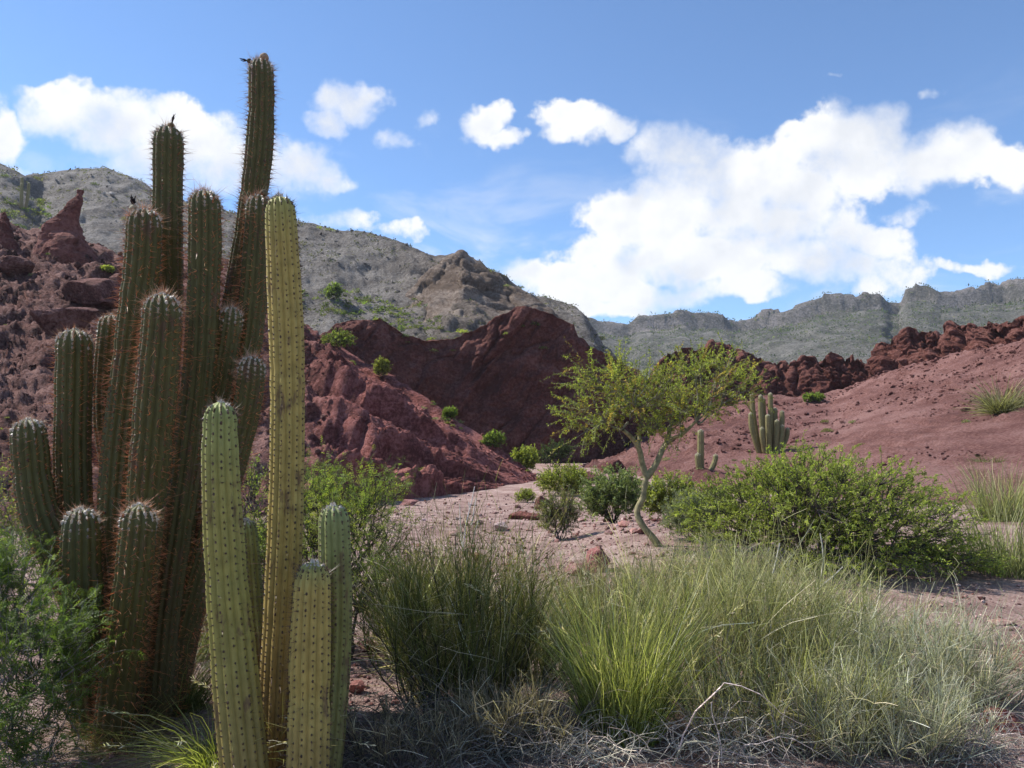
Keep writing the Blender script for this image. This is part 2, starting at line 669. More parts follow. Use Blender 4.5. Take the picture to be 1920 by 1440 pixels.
# --- far mountain with a broken crest of bluffs
def d_far(P, N, t, px):
    cr = np.exp(-((t - 1.0) / 0.05) ** 2)
    f1, f2, val = cells(P * np.array([0.075, 0.03, 0.03]), 4)
    block = (val - 0.45) * 5.0 * np.exp(-(np.clip(1 - t, 0, 1) / 0.07) ** 2) * np.clip((px - 1150) / 120, 0, 1)
    h = 9 * fbm(P * 0.012, 5) + 2.5 * fbm(P * 0.06, 4, ridged=True)
    g_ = 6 * fbm(P * np.array([0.02, 0.006, 0.006]) + 3, 3, ridged=True) * np.clip(1 - t, 0, 1)
    off = along_n(N, h * (1 - .85 * cr) + g_)
    off[:, 2] += block + 2.0 * fbm(P * 0.12, 3) * cr
    return off


def prof_far(t):
    p = 0.885 * t ** 0.9
    return p + 0.115 * np.clip((t - 0.972) / 0.014, 0, 1)


layer('mountain', M_FAR,
      [(900, 640, 640), (1040, 590, 640), (1085, 590, 640), (1130, 602, 640), (1180, 608, 640), (1200, 592, 640), (1240, 585, 640),
       (1280, 580, 640), (1300, 588, 640), (1340, 593, 640), (1380, 600, 640), (1420, 590, 640), (1480, 578, 630), (1500, 570, 630),
       (1535, 556, 630), (1600, 551, 625), (1650, 548, 620), (1664, 562, 620), (1688, 563, 620), (1700, 536, 610), (1735, 534, 610),
       (1760, 546, 600), (1800, 546, 600), (1835, 538, 600), (1880, 532, 600), (1920, 524, 590), (2100, 500, 580), (2400, 470, 580), (2700, 480, 580)],
      [(900, 330, 5), (1500, 300, 5), (2000, 260, 5), (2700, 240, 5)], 400, 115, prof_far, d_far, 0.5, 0.4,
      'far scrub covered mountain with bluffs along its crest',
      tint=lambda V, t, px: 1 + np.clip((t - .93) / .03, 0, 1)[:, None] * np.array([.10, .05, .12]))


# --- grey hill behind the red rock
def d_grey(P, N, t, px):
    rill = fbm(np.stack([P[:, 0] * 0.075 + P[:, 2] * .03, P[:, 1] * .012, P[:, 2] * 0.012], 1), 5, 0.55, ridged=True)
    h = 3.0 * fbm(P * 0.03, 4) + 1.9 * rill + 1.3 * fbm(P * 0.22, 5, 0.66)
    knob = np.exp(-((px - 870) / 120) ** 2)
    rock = np.clip(fbm(P * 0.09 + 4, 4), 0, 1) * 4.5 * knob + (1.3 * clods(P, .16, 61) + .8 * clods(P, .4, 62)) * (.25 + knob)
    return along_n(N, (h + rock) * (0.35 + .65 * np.clip((1 - t) / .06, 0, 1)))


layer('hill', M_GREY,
      [(-420, 250, 190), (-200, 285, 190), (-60, 300, 185), (0, 306, 180), (25, 318, 180), (45, 331, 180), (80, 326, 200), (130, 322, 200), (200, 320, 200), (240, 332, 200),
       (270, 345, 200), (300, 366, 198), (420, 395, 192), (450, 408, 190), (560, 420, 182), (640, 435, 175), (700, 441, 170), (760, 464, 163),
       (815, 487, 156), (838, 481, 154), (852, 475, 154), (868, 473, 153), (880, 482, 152), (900, 494, 151), (940, 525, 149), (1000, 560, 146), (1045, 571, 145), (1085, 590, 144),
       (1110, 622, 142), (1130, 655, 141), (1180, 700, 140), (1260, 780, 140)],
      [(-420, 62, 8), (0, 68, 8), (500, 72, 5), (1260, 84, 0)], 400, 150, lambda t: 0.62 * t + 0.38 * t ** 1.8, d_grey, 0.5, 0.5,
      'grey gravelly hill dotted with scrub behind the red cliff',
      tint=lambda V, t, px: 1 + np.exp(-((px - 900) / 110) ** 2)[:, None] * np.array([-.02, -.13, -.22]))


# tan pointed peak standing before the grey hill
def d_peak(P, N, t, px):
    a = P[:, 2] * .95 + P[:, 0] * .32
    strata = fbm(np.stack([a * .55, P[:, 0] * .03, P[:, 1] * .03], 1), 4, .6)
    h = 1.3 * fbm(P * .06 + 3, 4, .6) + 0.75 * strata + 1.3 * blocks(P, np.array([.12, .12, .2]), 65) + .8 * clods(P, .17, 63) + .7 * clods(P, .42, 64) + .3 * fbm(P * .8, 3, .6)
    return along_n(N, h * (0.35 + .65 * np.clip((1 - t) / .06, 0, 1)) * np.clip((px - 660) / 120, .1, 1))


layer('peak', M_TAN,
      [(650, 655, 128), (700, 612, 130), (740, 572, 132), (775, 535, 134), (805, 506, 135), (830, 488, 136), (848, 478, 136), (860, 471, 136), (868, 469, 136), (878, 478, 136), (892, 484, 136), (915, 503, 135), (945, 527, 134), (975, 545, 133),
       (1010, 563, 132), (1050, 592, 131), (1080, 625, 130), (1110, 670, 130)],
      [(650, 100, 6), (800, 94, 4), (950, 92, 3), (1110, 98, 2)], 190, 130, lambda t: 0.75 * t + .25 * t ** 2, d_peak, 0.4, 0.4, 'bare tan pointed peak of layered rock behind the red cliff')

# second knoll a little farther, right of the grey hill's peak
layer('knoll', M_GREY, [(900, 640, 190), (960, 585, 188), (990, 562, 186), (1040, 567, 184), (1080, 584, 182), (1105, 612, 181), (1125, 645, 180), (1160, 690, 180)],
      [(900, 150, 2), (1160, 150, 2)], 110, 80, lambda t: t ** 0.8, d_grey, 0.5, 0.6, 'bare grey knoll between the peak and the far mountain')


# --- red cliff in shade
def d_cliff(P, N, t, px):
    a = P[:, 0] * 0.80 - P[:, 2] * 0.60           # diagonal flutes
    b = P[:, 0] * 0.60 + P[:, 2] * 0.80
    flute = fbm(np.stack([a * 0.30, b * 0.05, P[:, 1] * 0.1], 1), 4, 0.5, ridged=True)
    h = 1.3 * fbm(P * 0.11 + 9, 3) + 0.75 * flute + 0.55 * fbm(P * 0.6, 5, 0.6) + 0.16 * fbm(P * 2.6, 3)
    fis = fbm(np.stack([a * 0.20, b * 0.07, P[:, 1] * 0.05], 1) + 11, 4)
    h = h - 0.5 * np.exp(-(fis / 0.03) ** 2) * np.clip(fbm(P * .12 + 31, 2) * 3 + .5, 0, 1)
    h = h + 0.5 * blocks(np.stack([a, b * .4, P[:, 1]], 1), np.array([.3, .3, .3]), 53) + 0.45 * clods(np.stack([a, b * .35, P[:, 1]], 1), 0.45, 51) + .28 * clods(P, 1.3, 52) * np.clip(fbm(P * .15 + 8, 2) * 2 + .6, 0, 1)
    off = along_n(N, h * (0.5 + 0.5 * np.clip((1 - t) / .08, 0, 1)))
    off[:, 2] += 0.25 * fbm(P * 1.1 + 2, 4) * np.exp(-((t - 1) / .06) ** 2)
    return off


layer('cliff', M_RED,
      [(520, 690, 66), (590, 640, 66), (630, 608, 66), (660, 597, 66), (690, 603, 66), (712, 594, 66), (740, 610, 66.5), (762, 628, 67), (800, 634, 68), (850, 634, 69), (870, 625, 69),
       (900, 611, 69), (940, 590, 69), (972, 577, 69), (1000, 577, 69), (1040, 590, 69), (1073, 608, 69), (1080, 633, 69), (1110, 653, 69.5),
       (1140, 665, 70), (1165, 678, 71), (1195, 700, 72), (1225, 750, 73), (1262, 840, 74)],
      [(520, 63, 0), (700, 64, 0), (800, 66, 0), (900, 67.6, 0.2), (1080, 68.2, .3), (1262, 72, 0.3)], 300, 175, lambda t: 0.25 * t + 0.75 * t ** 0.8, d_cliff, 1.6, 0.6,
      'tall dark red cliff in shade at the end of the wash')


# --- red spur and the scree hillside on the left
def d_spur(P, N, t, px):
    w = fbm(P * np.array([0.10, 0.10, 0.10]) + 1.7, 3)
    f = (t * 3.4 + 0.42 * w + 0.10 * fbm(P * .5, 2) + 0.0008 * px) % 1.0
    f_b = (t * 12.5 + 0.9 * w + 0.25 * fbm(P * .6 + 4, 2)) % 1.0
    thin = np.where(f_b < 0.2, f_b / 0.2, (1 - f_b) / 0.8) - .5
    saw = np.where(f < 0.13, f / 0.13, (1 - f) / 0.87)
    right = np.clip((px - 430) / 200, 0, 1) * np.clip((1040 - px) / 260, 0, 1)
    rill = fbm(np.stack([P[:, 0] * 0.95 + P[:, 1] * .2, P[:, 1] * 0.12, P[:, 2] * 0.2], 1), 4, 0.55, ridged=True)
    left = np.clip((560 - px) / 160, 0, 1)
    f1, f2, v = cells(P * 0.42 + 3, 6)
    lump = (v - .45) * np.clip((f2 - f1) / .25, 0, 1)
    rough = 0.40 * fbm(P * 0.55, 5, 0.64) + 0.20 * fbm(P * 2.0, 4, 0.66)
    small = np.clip((1035 - px) / 420, 0.05, 1)
    h = (1.9 * (saw - .5) * right + 0.38 * thin * right + 0.42 * rill * (0.4 + right) + rough * 1.1 + left * (0.9 * lump + 0.7 * fbm(P * 0.2, 3) + 0.35 * rough)) * small
    crag = np.clip(fbm(P * .16 + 15, 3) * 3.0, 0, 1)
    h = h + crag * (0.75 * blocks(P, np.array([.6, .6, .8]), 23) + .35 * blocks(P, np.array([1.6, 1.6, 2.0]), 24)) * np.clip((1010 - px) / 250, 0, 1)
    h = h + (0.42 * clods(P, 1.1, 21) + 0.20 * clods(P, 2.6, 22)) * (0.35 + .65 * left) * np.clip((1030 - px) / 200, 0.1, 1)
    off = along_n(N, h * np.clip(t / 0.12, 0.25, 1) * (0.45 + .55 * np.clip((1 - t) / .10, 0, 1)))
    return off


def prof_spur(t):
    return 0.55 * t + 0.45 * t ** 2.2


layer('hillside', M_SCREE,
      [(-420, 300, 64), (-200, 350, 62), (-60, 392, 60), (0, 405, 60), (40, 430, 59), (90, 440, 58), (190, 466, 57), (235, 488, 56), (300, 480, 55), (370, 478, 54),
       (440, 487, 53), (480, 520, 51), (520, 568, 50), (560, 600, 49), (600, 632, 48), (640, 655, 47), (680, 690, 46), (720, 702, 45), (780, 745, 44), (840, 782, 43), (890, 812, 42.5),
       (930, 838, 42), (970, 866, 41.5), (1000, 888, 41), (1020, 905, 41), (1036, 925, 41)],
      [(-420, 13, -.3), (0, 15, -.3), (300, 17, -.3), (560, 20, -.3), (700, 23, -.3), (830, 28, -.25), (900, 31.5, -.25), (960, 35, -.2), (1010, 39, -.2), (1036, 40.5, -.2)],
      400, 200, prof_spur, d_spur, 0.35, 0.35, 'dark red rubble hillside and ribbed spur left of the wash',
      tint=lambda V, t, px: np.stack([1 + .42 * np.clip((px - 480) / 160, 0, 1), 1 + .04 * np.clip((px - 480) / 160, 0, 1), 1 + .06 * np.clip((px - 480) / 160, 0, 1)], 1))


# --- pink slope on the right
def d_pink(P, N, t, px):
    ledge = fbm(np.stack([P[:, 0] * 0.25, P[:, 1] * 0.5, P[:, 2] * 1.2], 1) + 6, 5, 0.6)
    led = np.clip(ledge - 0.05, 0, 1) * 0.9
    rough = 0.10 * fbm(P * 0.8, 5, 0.62) + 0.35 * fbm(P * 0.10, 3)
    rill = 0.10 * fbm(np.stack([P[:, 0] * 1.3, P[:, 1] * 0.12, P[:, 2] * 0.1], 1), 4, ridged=True)
    near = np.exp(-((px - 1690) / 130) ** 2) * np.exp(-((t - .33) / .16) ** 2)
    up = np.clip((t - .35) / .5, 0, 1)
    left = np.clip((1500 - px) / 180, 0, 1)
    cl = (0.26 * clods(P, 1.3, 31) + .15 * clods(P, 3.0, 32)) * np.clip(fbm(P * .25 + 3, 3) * 2 + .4, 0, 1)
    return along_n(N, led * (0.24 + 0.8 * up + .9 * left) + rough * (1 + 1.2 * left) + rill * (0.3 + 2.6 * near) + cl * (0.4 + up + left))


layer('slope', M_PINK,
      [(1090, 890, 58), (1150, 868, 60), (1200, 840, 64), (1260, 800, 68), (1330, 770, 71), (1400, 757, 73), (1480, 746, 74), (1560, 738, 73), (1640, 708, 70), (1700, 690, 67), (1760, 676, 64),
       (1800, 662, 62), (1860, 650, 59), (1920, 636, 56), (2060, 600, 52), (2300, 540, 48), (2600, 480, 46)],
      [(1090, 46, -.2), (1200, 36, -.3), (1350, 31, -.3), (1600, 26, -.3), (1900, 22, -.3), (2300, 17, -.3), (2600, 15, -.3)],
      330, 190, lambda t: 0.8 * t + 0.2 * t ** 2, d_pink, 0.5, 0.15, 'pinkish red earth slope right of the wash')


# --- red rock towers above the pink slope
def d_tower(P, N, t, px):
    f1, f2, v = cells(np.stack([P[:, 0] * 0.42, P[:, 1] * .15, P[:, 2] * 0.16], 1) + 0.25 * fbm(P * .3, 2)[:, None], 9)
    crack = np.exp(-((f2 - f1) / 0.10) ** 2)
    h = 0.8 * (v - .5) + 0.8 * fbm(P * 0.30, 3) + 0.85 * fbm(P * 0.9, 5, 0.66) - 0.8 * crack
    lay = 0.40 * fbm(np.stack([P[:, 0] * .25, P[:, 1] * .25, P[:, 2] * 2.2], 1), 3)
    h = 0.55 * h + 1.1 * blocks(P, np.array([.5, .4, .3]), 43) + 0.75 * blocks(P, np.array([1.1, 1.0, .8]), 44) + 0.25 * clods(P, 1.9, 42)
    off = along_n(N, (h + lay) * (0.5 + 0.5 * np.clip((1 - t) / .06, 0, 1)))
    top = np.clip((t - .6) / .4, 0, 1)
    off[:, 2] += ((v - .5) * 0.9 - 0.3 * crack + 0.5 * blocks(P, np.array([.9, .9, .05]), 45)) * top
    return off


layer('rock_ridge', M_RED,
      [(1215, 690, 88), (1238, 662, 88), (1245, 652, 88), (1290, 649, 88), (1330, 645, 88), (1380, 652, 87), (1430, 664, 86), (1470, 674, 85), (1487, 684, 84), (1494, 691, 84), (1502, 673, 83), (1540, 665, 82),
       (1553, 653, 81), (1568, 659, 81), (1600, 667, 80), (1640, 671, 79), (1650, 646, 78), (1680, 621, 77), (1702, 603, 76), (1740, 609, 75), (1765, 613, 74),
       (1785, 601, 73), (1830, 599, 71), (1870, 597, 69), (1900, 585, 67), (1930, 577, 66), (2060, 560, 62), (2300, 500, 58), (2600, 430, 56)],
      [(1215, 86, 3.5), (1300, 86, 3.5), (1480, 82, 4), (1560, 79, 4), (1640, 76.5, 5.0), (1700, 74, 6.0), (1800, 70, 7.0), (1920, 64, 7.5), (2300, 55, 9), (2600, 53, 10)],
      420, 105, lambda t: 0.15 * t + 0.85 * t ** 0.7, d_tower, 1.2, 0.5, 'ridge of weathered red rock towers above the pink slope')

# ------------------------------------------------------------------ columnar cacti
def cactus_skin(name):
    m, gg = new_mat(name)
    P = coords(gg)
    a = attr(gg)
    n = gg.noise(P, 14.0, 5, 0.6)
    c = gg.mix(1.0, a, gg.ramp(n, [(0.3, 0.78), (0.7, 1.18)]), 'MULTIPLY')
    # corky brown scars on the skin
    s = gg.node('ShaderNodeMapping')
    s.inputs['Scale'].default_value = (9.0, 9.0, 3.5)
    gg.put(s.inputs[0], P)
    scar = gg.smooth(gg.noise(s.outputs[0], 1.0, 5, 0.66), 0.57, 0.68)
    c = gg.mix(gg.math('MULTIPLY', scar, 0.75), c, (.11, .055, .035))
    h = gg.noise(P, 55.0, 4, 0.6)
    return finish(m, gg, c, 0.62, h, 0.004, 0.6, 0.3)


M_CACTUS = cactus_skin('cactus_skin')
M_SPINE = leaf_mat('cactus_spine', 0.12, 0.45, 0.4, 0.9)
M_DRY = bark_mat('dry_flower', 80)


def spline(pts, n):
    pts = np.asarray(pts, float)
    d = np.concatenate([[0], np.cumsum(np.linalg.norm(np.diff(pts[:, :3], axis=0), axis=1))])
    q = np.linspace(0, d[-1], n)
    # Catmull-Rom through the points
    out_ = np.zeros((n, pts.shape[1]))
    E = np.concatenate([2 * pts[:1] - pts[1:2], pts, 2 * pts[-1:] - pts[-2:-1]])
    for i, s in enumerate(q):
        k = min(np.searchsorted(d, s, 'right') - 1, len(pts) - 2)
        t = (s - d[k]) / max(d[k + 1] - d[k], 1e-9)
        p0, p1, p2, p3 = E[k:k + 4]
        out_[i] = 0.5 * (2 * p1 + (p2 - p0) * t + (2 * p0 - 5 * p1 + 4 * p2 - p3) * t * t + (3 * p1 - p0 - 3 * p2 + p3) * t ** 3)
    return out_, d[-1]


def cactus_stem(parent, origin, pts, ribs, skin, spine_len, spine_col, seed, wool=0.16, tip_green=0.35, detail=1.0, n_spines=6, pad=1.0):
    """pts: base to tip (x, y, z, radius)"""
    r_ = np.random.default_rng(seed)
    P, L = spline(pts, 40)
    Rm = P[:, 3].mean()
    step = max(0.030, Rm * 0.26) / detail
    n = int(L / step) + 2
    P, L = spline(pts, n)
    s = np.linspace(0, L, n)
    C, rad = P[:, :3], P[:, 3].copy()
    # slight swellings between growth spurts
    rad *= 1 + 0.035 * perlin(np.stack([s * 2.2, np.full(n, seed * 1.7), np.zeros(n)], 1))
    rad *= 1 + 0.05 * perlin(np.stack([s * 0.8, np.full(n, seed * 3.1), np.zeros(n)], 1))
    for _ in range(int(L / .7)):
        c0 = r_.uniform(.25, .93) * L
        rad *= 1 - r_.uniform(.02, .075) * np.exp(-((s - c0) / .045) ** 2)
    # domed tip
    dome = Rm * 1.25
    e = np.clip((s - (L - dome)) / dome, 0, 1)
    rad *= np.sqrt(np.clip(1 - e ** 2.3, 0.0, 1))
    # squeeze rings towards the tip so that the dome is round
    extra = L - dome * (1 - np.array([0.3, 0.55, 0.72, 0.84, 0.92, 0.97, 0.995]))
    T = unit(np.gradient(C, axis=0))
    A = unit(np.cross(T[0], [0.3, 1, 0.1]))
    As = []
    for t_ in T:
        A = unit(A - t_ * (A @ t_))
        As.append(A)
    As = np.array(As)
    Bs = np.cross(T, As)
    per = 6 if detail >= 1 else 4
    m = ribs * per
    th = np.linspace(0, 2 * math.pi, m, endpoint=False)
    crestness = np.abs(np.cos(ribs * th / 2))
    prof = 0.81 + 0.19 * crestness ** 0.65
    areole = max(0.026, Rm * 0.36) / min(detail, 1)
    notch = 1 - 0.018 * (0.5 + 0.5 * np.cos(2 * math.pi * s / areole))[:, None] * crestness[None] ** 6
    V = C[:, None] + rad[:, None, None] * (prof[None, :, None] * notch[..., None]) * (np.cos(th)[None, :, None] * As[:, None] + np.sin(th)[None, :, None] * Bs[:, None])
    wob = 0.02 * Rm * fbm(V.reshape(-1, 3) * 6 + seed, 3).reshape(n, m)
    V = V + wob[..., None] * unit(V - C[:, None] + 1e-6)
    old, mid, young = [np.array(c) for c in skin]
    u = s / L
    top = np.clip((s - (L - tip_green)) / tip_green, 0, 1)[:, None]
    low = np.clip(1 - s / (0.45 * L), 0, 1)[:, None]
    col = mid * (1 - low) + old * low
    col = col * (1 - top) + young * top
    colv = np.repeat(col[:, None], m, 1)
    mb = MB()
    mb.add(V, grid_faces(n, m, True), colv.reshape(-1, 3))
    st = mb.build('stem', M_CACTUS, parent, smooth=True, origin=origin)
    # areoles with spines along every rib
    sb = MB()
    k_r = np.arange(ribs) * per
    pos_s = np.arange(areole * .5, L * 0.985, areole)
    pos_s = np.concatenate([pos_s, np.linspace(L - dome * .55, L - 0.004, 5)])
    allp, alln, allt, alls = [], [], [], []
    for j, kk in enumerate(k_r):
        q = pos_s + (0.5 * areole if j % 2 else 0) * (pos_s < L - dome) + r_.normal(0, areole * .12, len(pos_s))
        q = q[(q > 0.05) & (q < L)]
        idx = np.clip(q / L * (n - 1), 0, n - 1.001)
        i0 = idx.astype(int)
        w = (idx - i0)[:, None]
        p = V[i0, kk] * (1 - w) + V[i0 + 1, kk] * w
        cc = C[i0] * (1 - w) + C[i0 + 1] * w
        ax = T[i0]
        slope = unit(V[i0 + 1, kk] - V[i0, kk])
        nn = unit(p - cc)
        nn = unit(nn - slope * (nn * slope).sum(1, keepdims=True))
        allp.append(p); alln.append(nn); allt.append(slope); alls.append(q)
    p, nn, tt, ss = map(np.concatenate, (allp, alln, allt, alls))
    keep = r_.random(len(p)) > 0.06
    p, nn, tt, ss = p[keep], nn[keep], tt[keep], ss[keep]
    N = len(p)
    bb = np.cross(nn, tt)
    woolly = np.clip((ss - (L - wool)) / (0.6 * wool), 0, 1) * (r_.random(N) < .85)
    size = pad * (0.0062 + 0.0030 * woolly) * np.exp(r_.normal(0, .17, N)) * (Rm / 0.09) ** .5
    # pad: a little pyramid of felt
    ang = np.linspace(0, 2 * math.pi, 5, endpoint=False)
    ring = p[:, None] + size[:, None, None] * (np.cos(ang)[None, :, None] * bb[:, None] * .8 + np.sin(ang)[None, :, None] * tt[:, None] * 1.35) - nn[:, None] * 0.002
    tip_ = p + nn * size[:, None] * (0.7 + .5 * woolly[:, None])
    PV = np.concatenate([ring, tip_[:, None]], 1)
    F = np.array([[i, (i + 1) % 5, 5] for i in range(5)])
    F = (F[None] + (np.arange(N) * 6)[:, None, None]).reshape(-1, 3)
    felt = np.array([.070, .042, .028]) * (1 - woolly[:, None]) + np.array([.56, .51, .43]) * woolly[:, None]
    sb.add(PV, F, np.repeat(felt, 6, 0))
    # spines: slim three-sided cones
    K = n_spines
    base = np.repeat(p, K, 0)
    n2, t2, b2 = (np.repeat(x, K, 0) for x in (nn, tt, bb))
    a2 = r_.random(N * K) * 2 * math.pi
    spread = r_.uniform(0.25, 1.25, N * K)
    d = unit(n2 + spread[:, None] * (np.cos(a2)[:, None] * b2 + np.sin(a2)[:, None] * t2))
    Ls = spine_len * np.exp(r_.normal(-.25, .45, N * K)) * np.where(spread < .6, 1.25, .75)
    e1, e2 = frames(d)
    w = 0.0010 * (1 + 6 * Ls)
    tri = np.linspace(0, 2 * math.pi, 3, endpoint=False)
    rg = base[:, None] + w[:, None, None] * (np.cos(tri)[None, :, None] * e1[:, None] + np.sin(tri)[None, :, None] * e2[:, None])
    SV = np.concatenate([rg, (base + d * Ls[:, None])[:, None]], 1)
    F = np.array([[0, 1, 3], [1, 2, 3], [2, 0, 3]])
    F = (F[None] + (np.arange(N * K) * 4)[:, None, None]).reshape(-1, 3)
    sc = vary(spine_col, N * K, .35, .12, r_)
    w2 = np.repeat(woolly, K)[:, None] * .6
    sc = sc * (1 - w2) + np.array([.55, .42, .30]) * w2
    sb.add(SV, F, np.repeat(sc, 4, 0))
    sp = sb.build('spines', M_SPINE, st, origin=origin)
    sp['kind'] = 'stuff'
    return st, C[-1], T[-1]


def px_path(rows, fat=0.87):
    """rows of (px, py, Y, half-width in px) to points with radius"""
    o = []
    for (a, b, Y, w) in rows:
        p = at(a, b, Y)
        dist = np.linalg.norm(p - np.array([0, 0, CAM_Z]))
        o.append([*p, w / FOCAL * dist * fat])
    if fat > .5 and o[0][2] > -.15 and o[0][2] < .6:
        o.insert(0, [o[0][0], o[0][1], -.16, o[0][3]])      # rooted in the ground
    return np.array(o)


def fruit(stem, origin, p, d, size, col, seed, flower=True):
    """scaly fruit with the withered black flower still on it"""
    d = unit(np.array(d, float))
    e1, e2 = frames(d[None])
    e1, e2 = e1[0], e2[0]
    mb = MB()
    k = 9
    u = np.linspace(0, 1, k)
    rr = size * 0.5 * np.sin(np.clip(u * .93 + .07, 0, 1) * math.pi) ** .7
    th = np.linspace(0, 2 * math.pi, 10, endpoint=False)
    V = p + d * (u * size)[:, None, None] + rr[:, None, None] * (np.cos(th)[None, :, None] * e1 + np.sin(th)[None, :, None] * e2)
    V = V + (0.05 * size * fbm(V.reshape(-1, 3) * 70 + seed, 2)).reshape(k, 10, 1) * e1
    mb.add(V, grid_faces(k, 10, True), col)
    f = mb.build('fruit', M_DRY, stem, smooth=True, origin=origin)
    if flower:
        fb = MB()
        r_ = np.random.default_rng(seed)
        n = 9
        base = np.repeat((p + d * size * .95)[None], n, 0)
        dirs = unit(d + r_.normal(0, .14, (n, 3)) + np.array([.18, 0, .05]))
        end = base + dirs * (size * r_.uniform(.6, 1.5, n))[:, None]
        mid = (base + end) / 2 + r_.normal(0, size * .12, (n, 3))
        tubes(fb, np.stack([base, mid, end], 1), size * .13, size * .04, 5, (.018, .013, .014))
        fb.build('dry_flower', M_DRY, stem, origin=origin)


OLD_SKIN = ((.092, .066, .024), (.088, .080, .022), (.105, .108, .040))
YEL_SKIN = ((.215, .125, .045), (.385, .290, .078), (.300, .290, .085))
GRN_SKIN = ((.245, .160, .052), (.300, .268, .068), (.255, .285, .090))
LIM_SKIN = ((.165, .130, .042), (.195, .190, .055), (.215, .248, .088))
ORANGE = (.50, .205, .080)
BRIST = (.34, .17, .085)
BROWN = (.11, .06, .038)

baseA = on_ground(250, 1330)
clump = thing('cactus', 'large dark clump of tall columnar cactus stems bristling with orange spines', 'cactus', baseA)
STEMS_A = [
    # tallest stem
    ([(318, 1290, 5.15, 30), (338, 1120, 5.2, 31), (370, 980, 5.28, 31), (398, 830, 5.36, 30), (425, 680, 5.42, 29), (448, 540, 5.48, 28), (468, 420, 5.5, 28), (484, 300, 5.5, 28), (490, 200, 5.5, 26), (489, 110, 5.5, 24)], 14, .042),
    ([(262, 1300, 5.2, 30), (280, 1100, 5.3, 31), (296, 900, 5.4, 31), (308, 700, 5.45, 30), (314, 540, 5.45, 30), (314, 380, 5.45, 29), (316, 236, 5.45, 27)], 13, .040),
    ([(240, 1250, 5.0, 30), (224, 1100, 5.02, 30), (214, 980, 5.05, 31), (222, 860, 5.1, 32), (238, 720, 5.12, 32), (254, 600, 5.12, 33), (267, 490, 5.12, 33), (271, 391, 5.12, 32)], 14, .052),
    ([(300, 1290, 5.0, 30), (312, 1150, 5.05, 32), (335, 990, 5.1, 33), (356, 850, 5.15, 34), (372, 720, 5.18, 34), (380, 590, 5.2, 33), (384, 470, 5.2, 33), (383, 356, 5.2, 31)], 14, .046),
    ([(330, 1280, 5.25, 26), (372, 1080, 5.3, 28), (412, 920, 5.35, 28), (442, 780, 5.4, 28), (466, 640, 5.4, 28), (480, 500, 5.4, 28), (488, 364, 5.4, 26)], 13, .052),
    ([(238, 1310, 4.85, 30), (256, 1120, 4.84, 34), (272, 960, 4.82, 36), (285, 820, 4.80, 38), (295, 700, 4.80, 38), (302, 620, 4.80, 37), (305, 549, 4.80, 35)], 15, .050),
    ([(190, 1290, 5.15, 28), (160, 1120, 5.2, 31), (142, 980, 5.2, 32), (136, 860, 5.2, 33), (138, 740, 5.2, 33), (140, 616, 5.2, 32)], 14, .040),
    ([(238, 1180, 5.3, 20), (226, 1000, 5.4, 22), (212, 880, 5.5, 23), (200, 800, 5.5, 24), (199, 730, 5.5, 24), (204, 660, 5.5, 24), (210, 589, 5.5, 23)], 12, .034),
    ([(165, 1230, 5.0, 24), (135, 1100, 5.0, 30), (105, 1035, 5.0, 33), (80, 980, 5.0, 34), (65, 920, 5.0, 34), (57, 850, 5.0, 33), (52, 784, 5.0, 31)], 14, .034),
    ([(172, 1345, 4.78, 34), (160, 1240, 4.75, 37), (154, 1150, 4.75, 38), (152, 1050, 4.75, 36), (153, 950, 4.75, 33)], 14, .034),
    ([(212, 1370, 4.62, 34), (222, 1280, 4.60, 34), (236, 1190, 4.58, 35), (249, 1090, 4.56, 35), (257, 1010, 4.56, 35), (262, 944, 4.56, 33)], 14, .048),
    ([(320, 1290, 5.1, 24), (362, 1120, 5.12, 26), (404, 980, 5.14, 27), (440, 860, 5.14, 28), (464, 760, 5.14, 28), (475, 667, 5.14, 27)], 13, .046),
    ([(312, 1280, 5.2, 22), (340, 1120, 5.25, 24), (368, 980, 5.27, 25), (392, 850, 5.27, 25), (412, 740, 5.27, 25), (426, 650, 5.27, 24), (436, 574, 5.27, 23)], 12, .046),
]
tips = []
for i, (rows, ribs, sl) in enumerate(STEMS_A):
    skin = OLD_SKIN
    st, tp, tdir = cactus_stem(clump, baseA, px_path(rows), ribs, skin, sl, ORANGE if i not in (0, 1) else BRIST, 100 + i, wool=.20, tip_green=.18)
    tips.append((st, tp, tdir))
fruit(tips[0][0], baseA, tips[0][1] + np.array([-.055, -.03, -.035]), (-1, -.1, .15), .036, (.06, .05, .03), 5)
fruit(tips[0][0], baseA, tips[0][1] + np.array([.025, -.02, -.03]), (.2, 0, 1), .065, (.30, .22, .15), 6, False)
fruit(tips[1][0], baseA, tips[1][1] + np.array([.025, -.02, -.03]), (.15, 0, 1), .048, (.14, .10, .05), 7)
fruit(tips[2][0], baseA, tips[2][1] + np.array([-.052, -.03, -.035]), (-.2, 0, 1), .055, (.28, .26, .18), 8)
fruit(tips[4][0], baseA, tips[4][1] + np.array([.03, -.03, -.03]), (.2, -.1, 1), .055, (.12, .10, .06), 9, False)

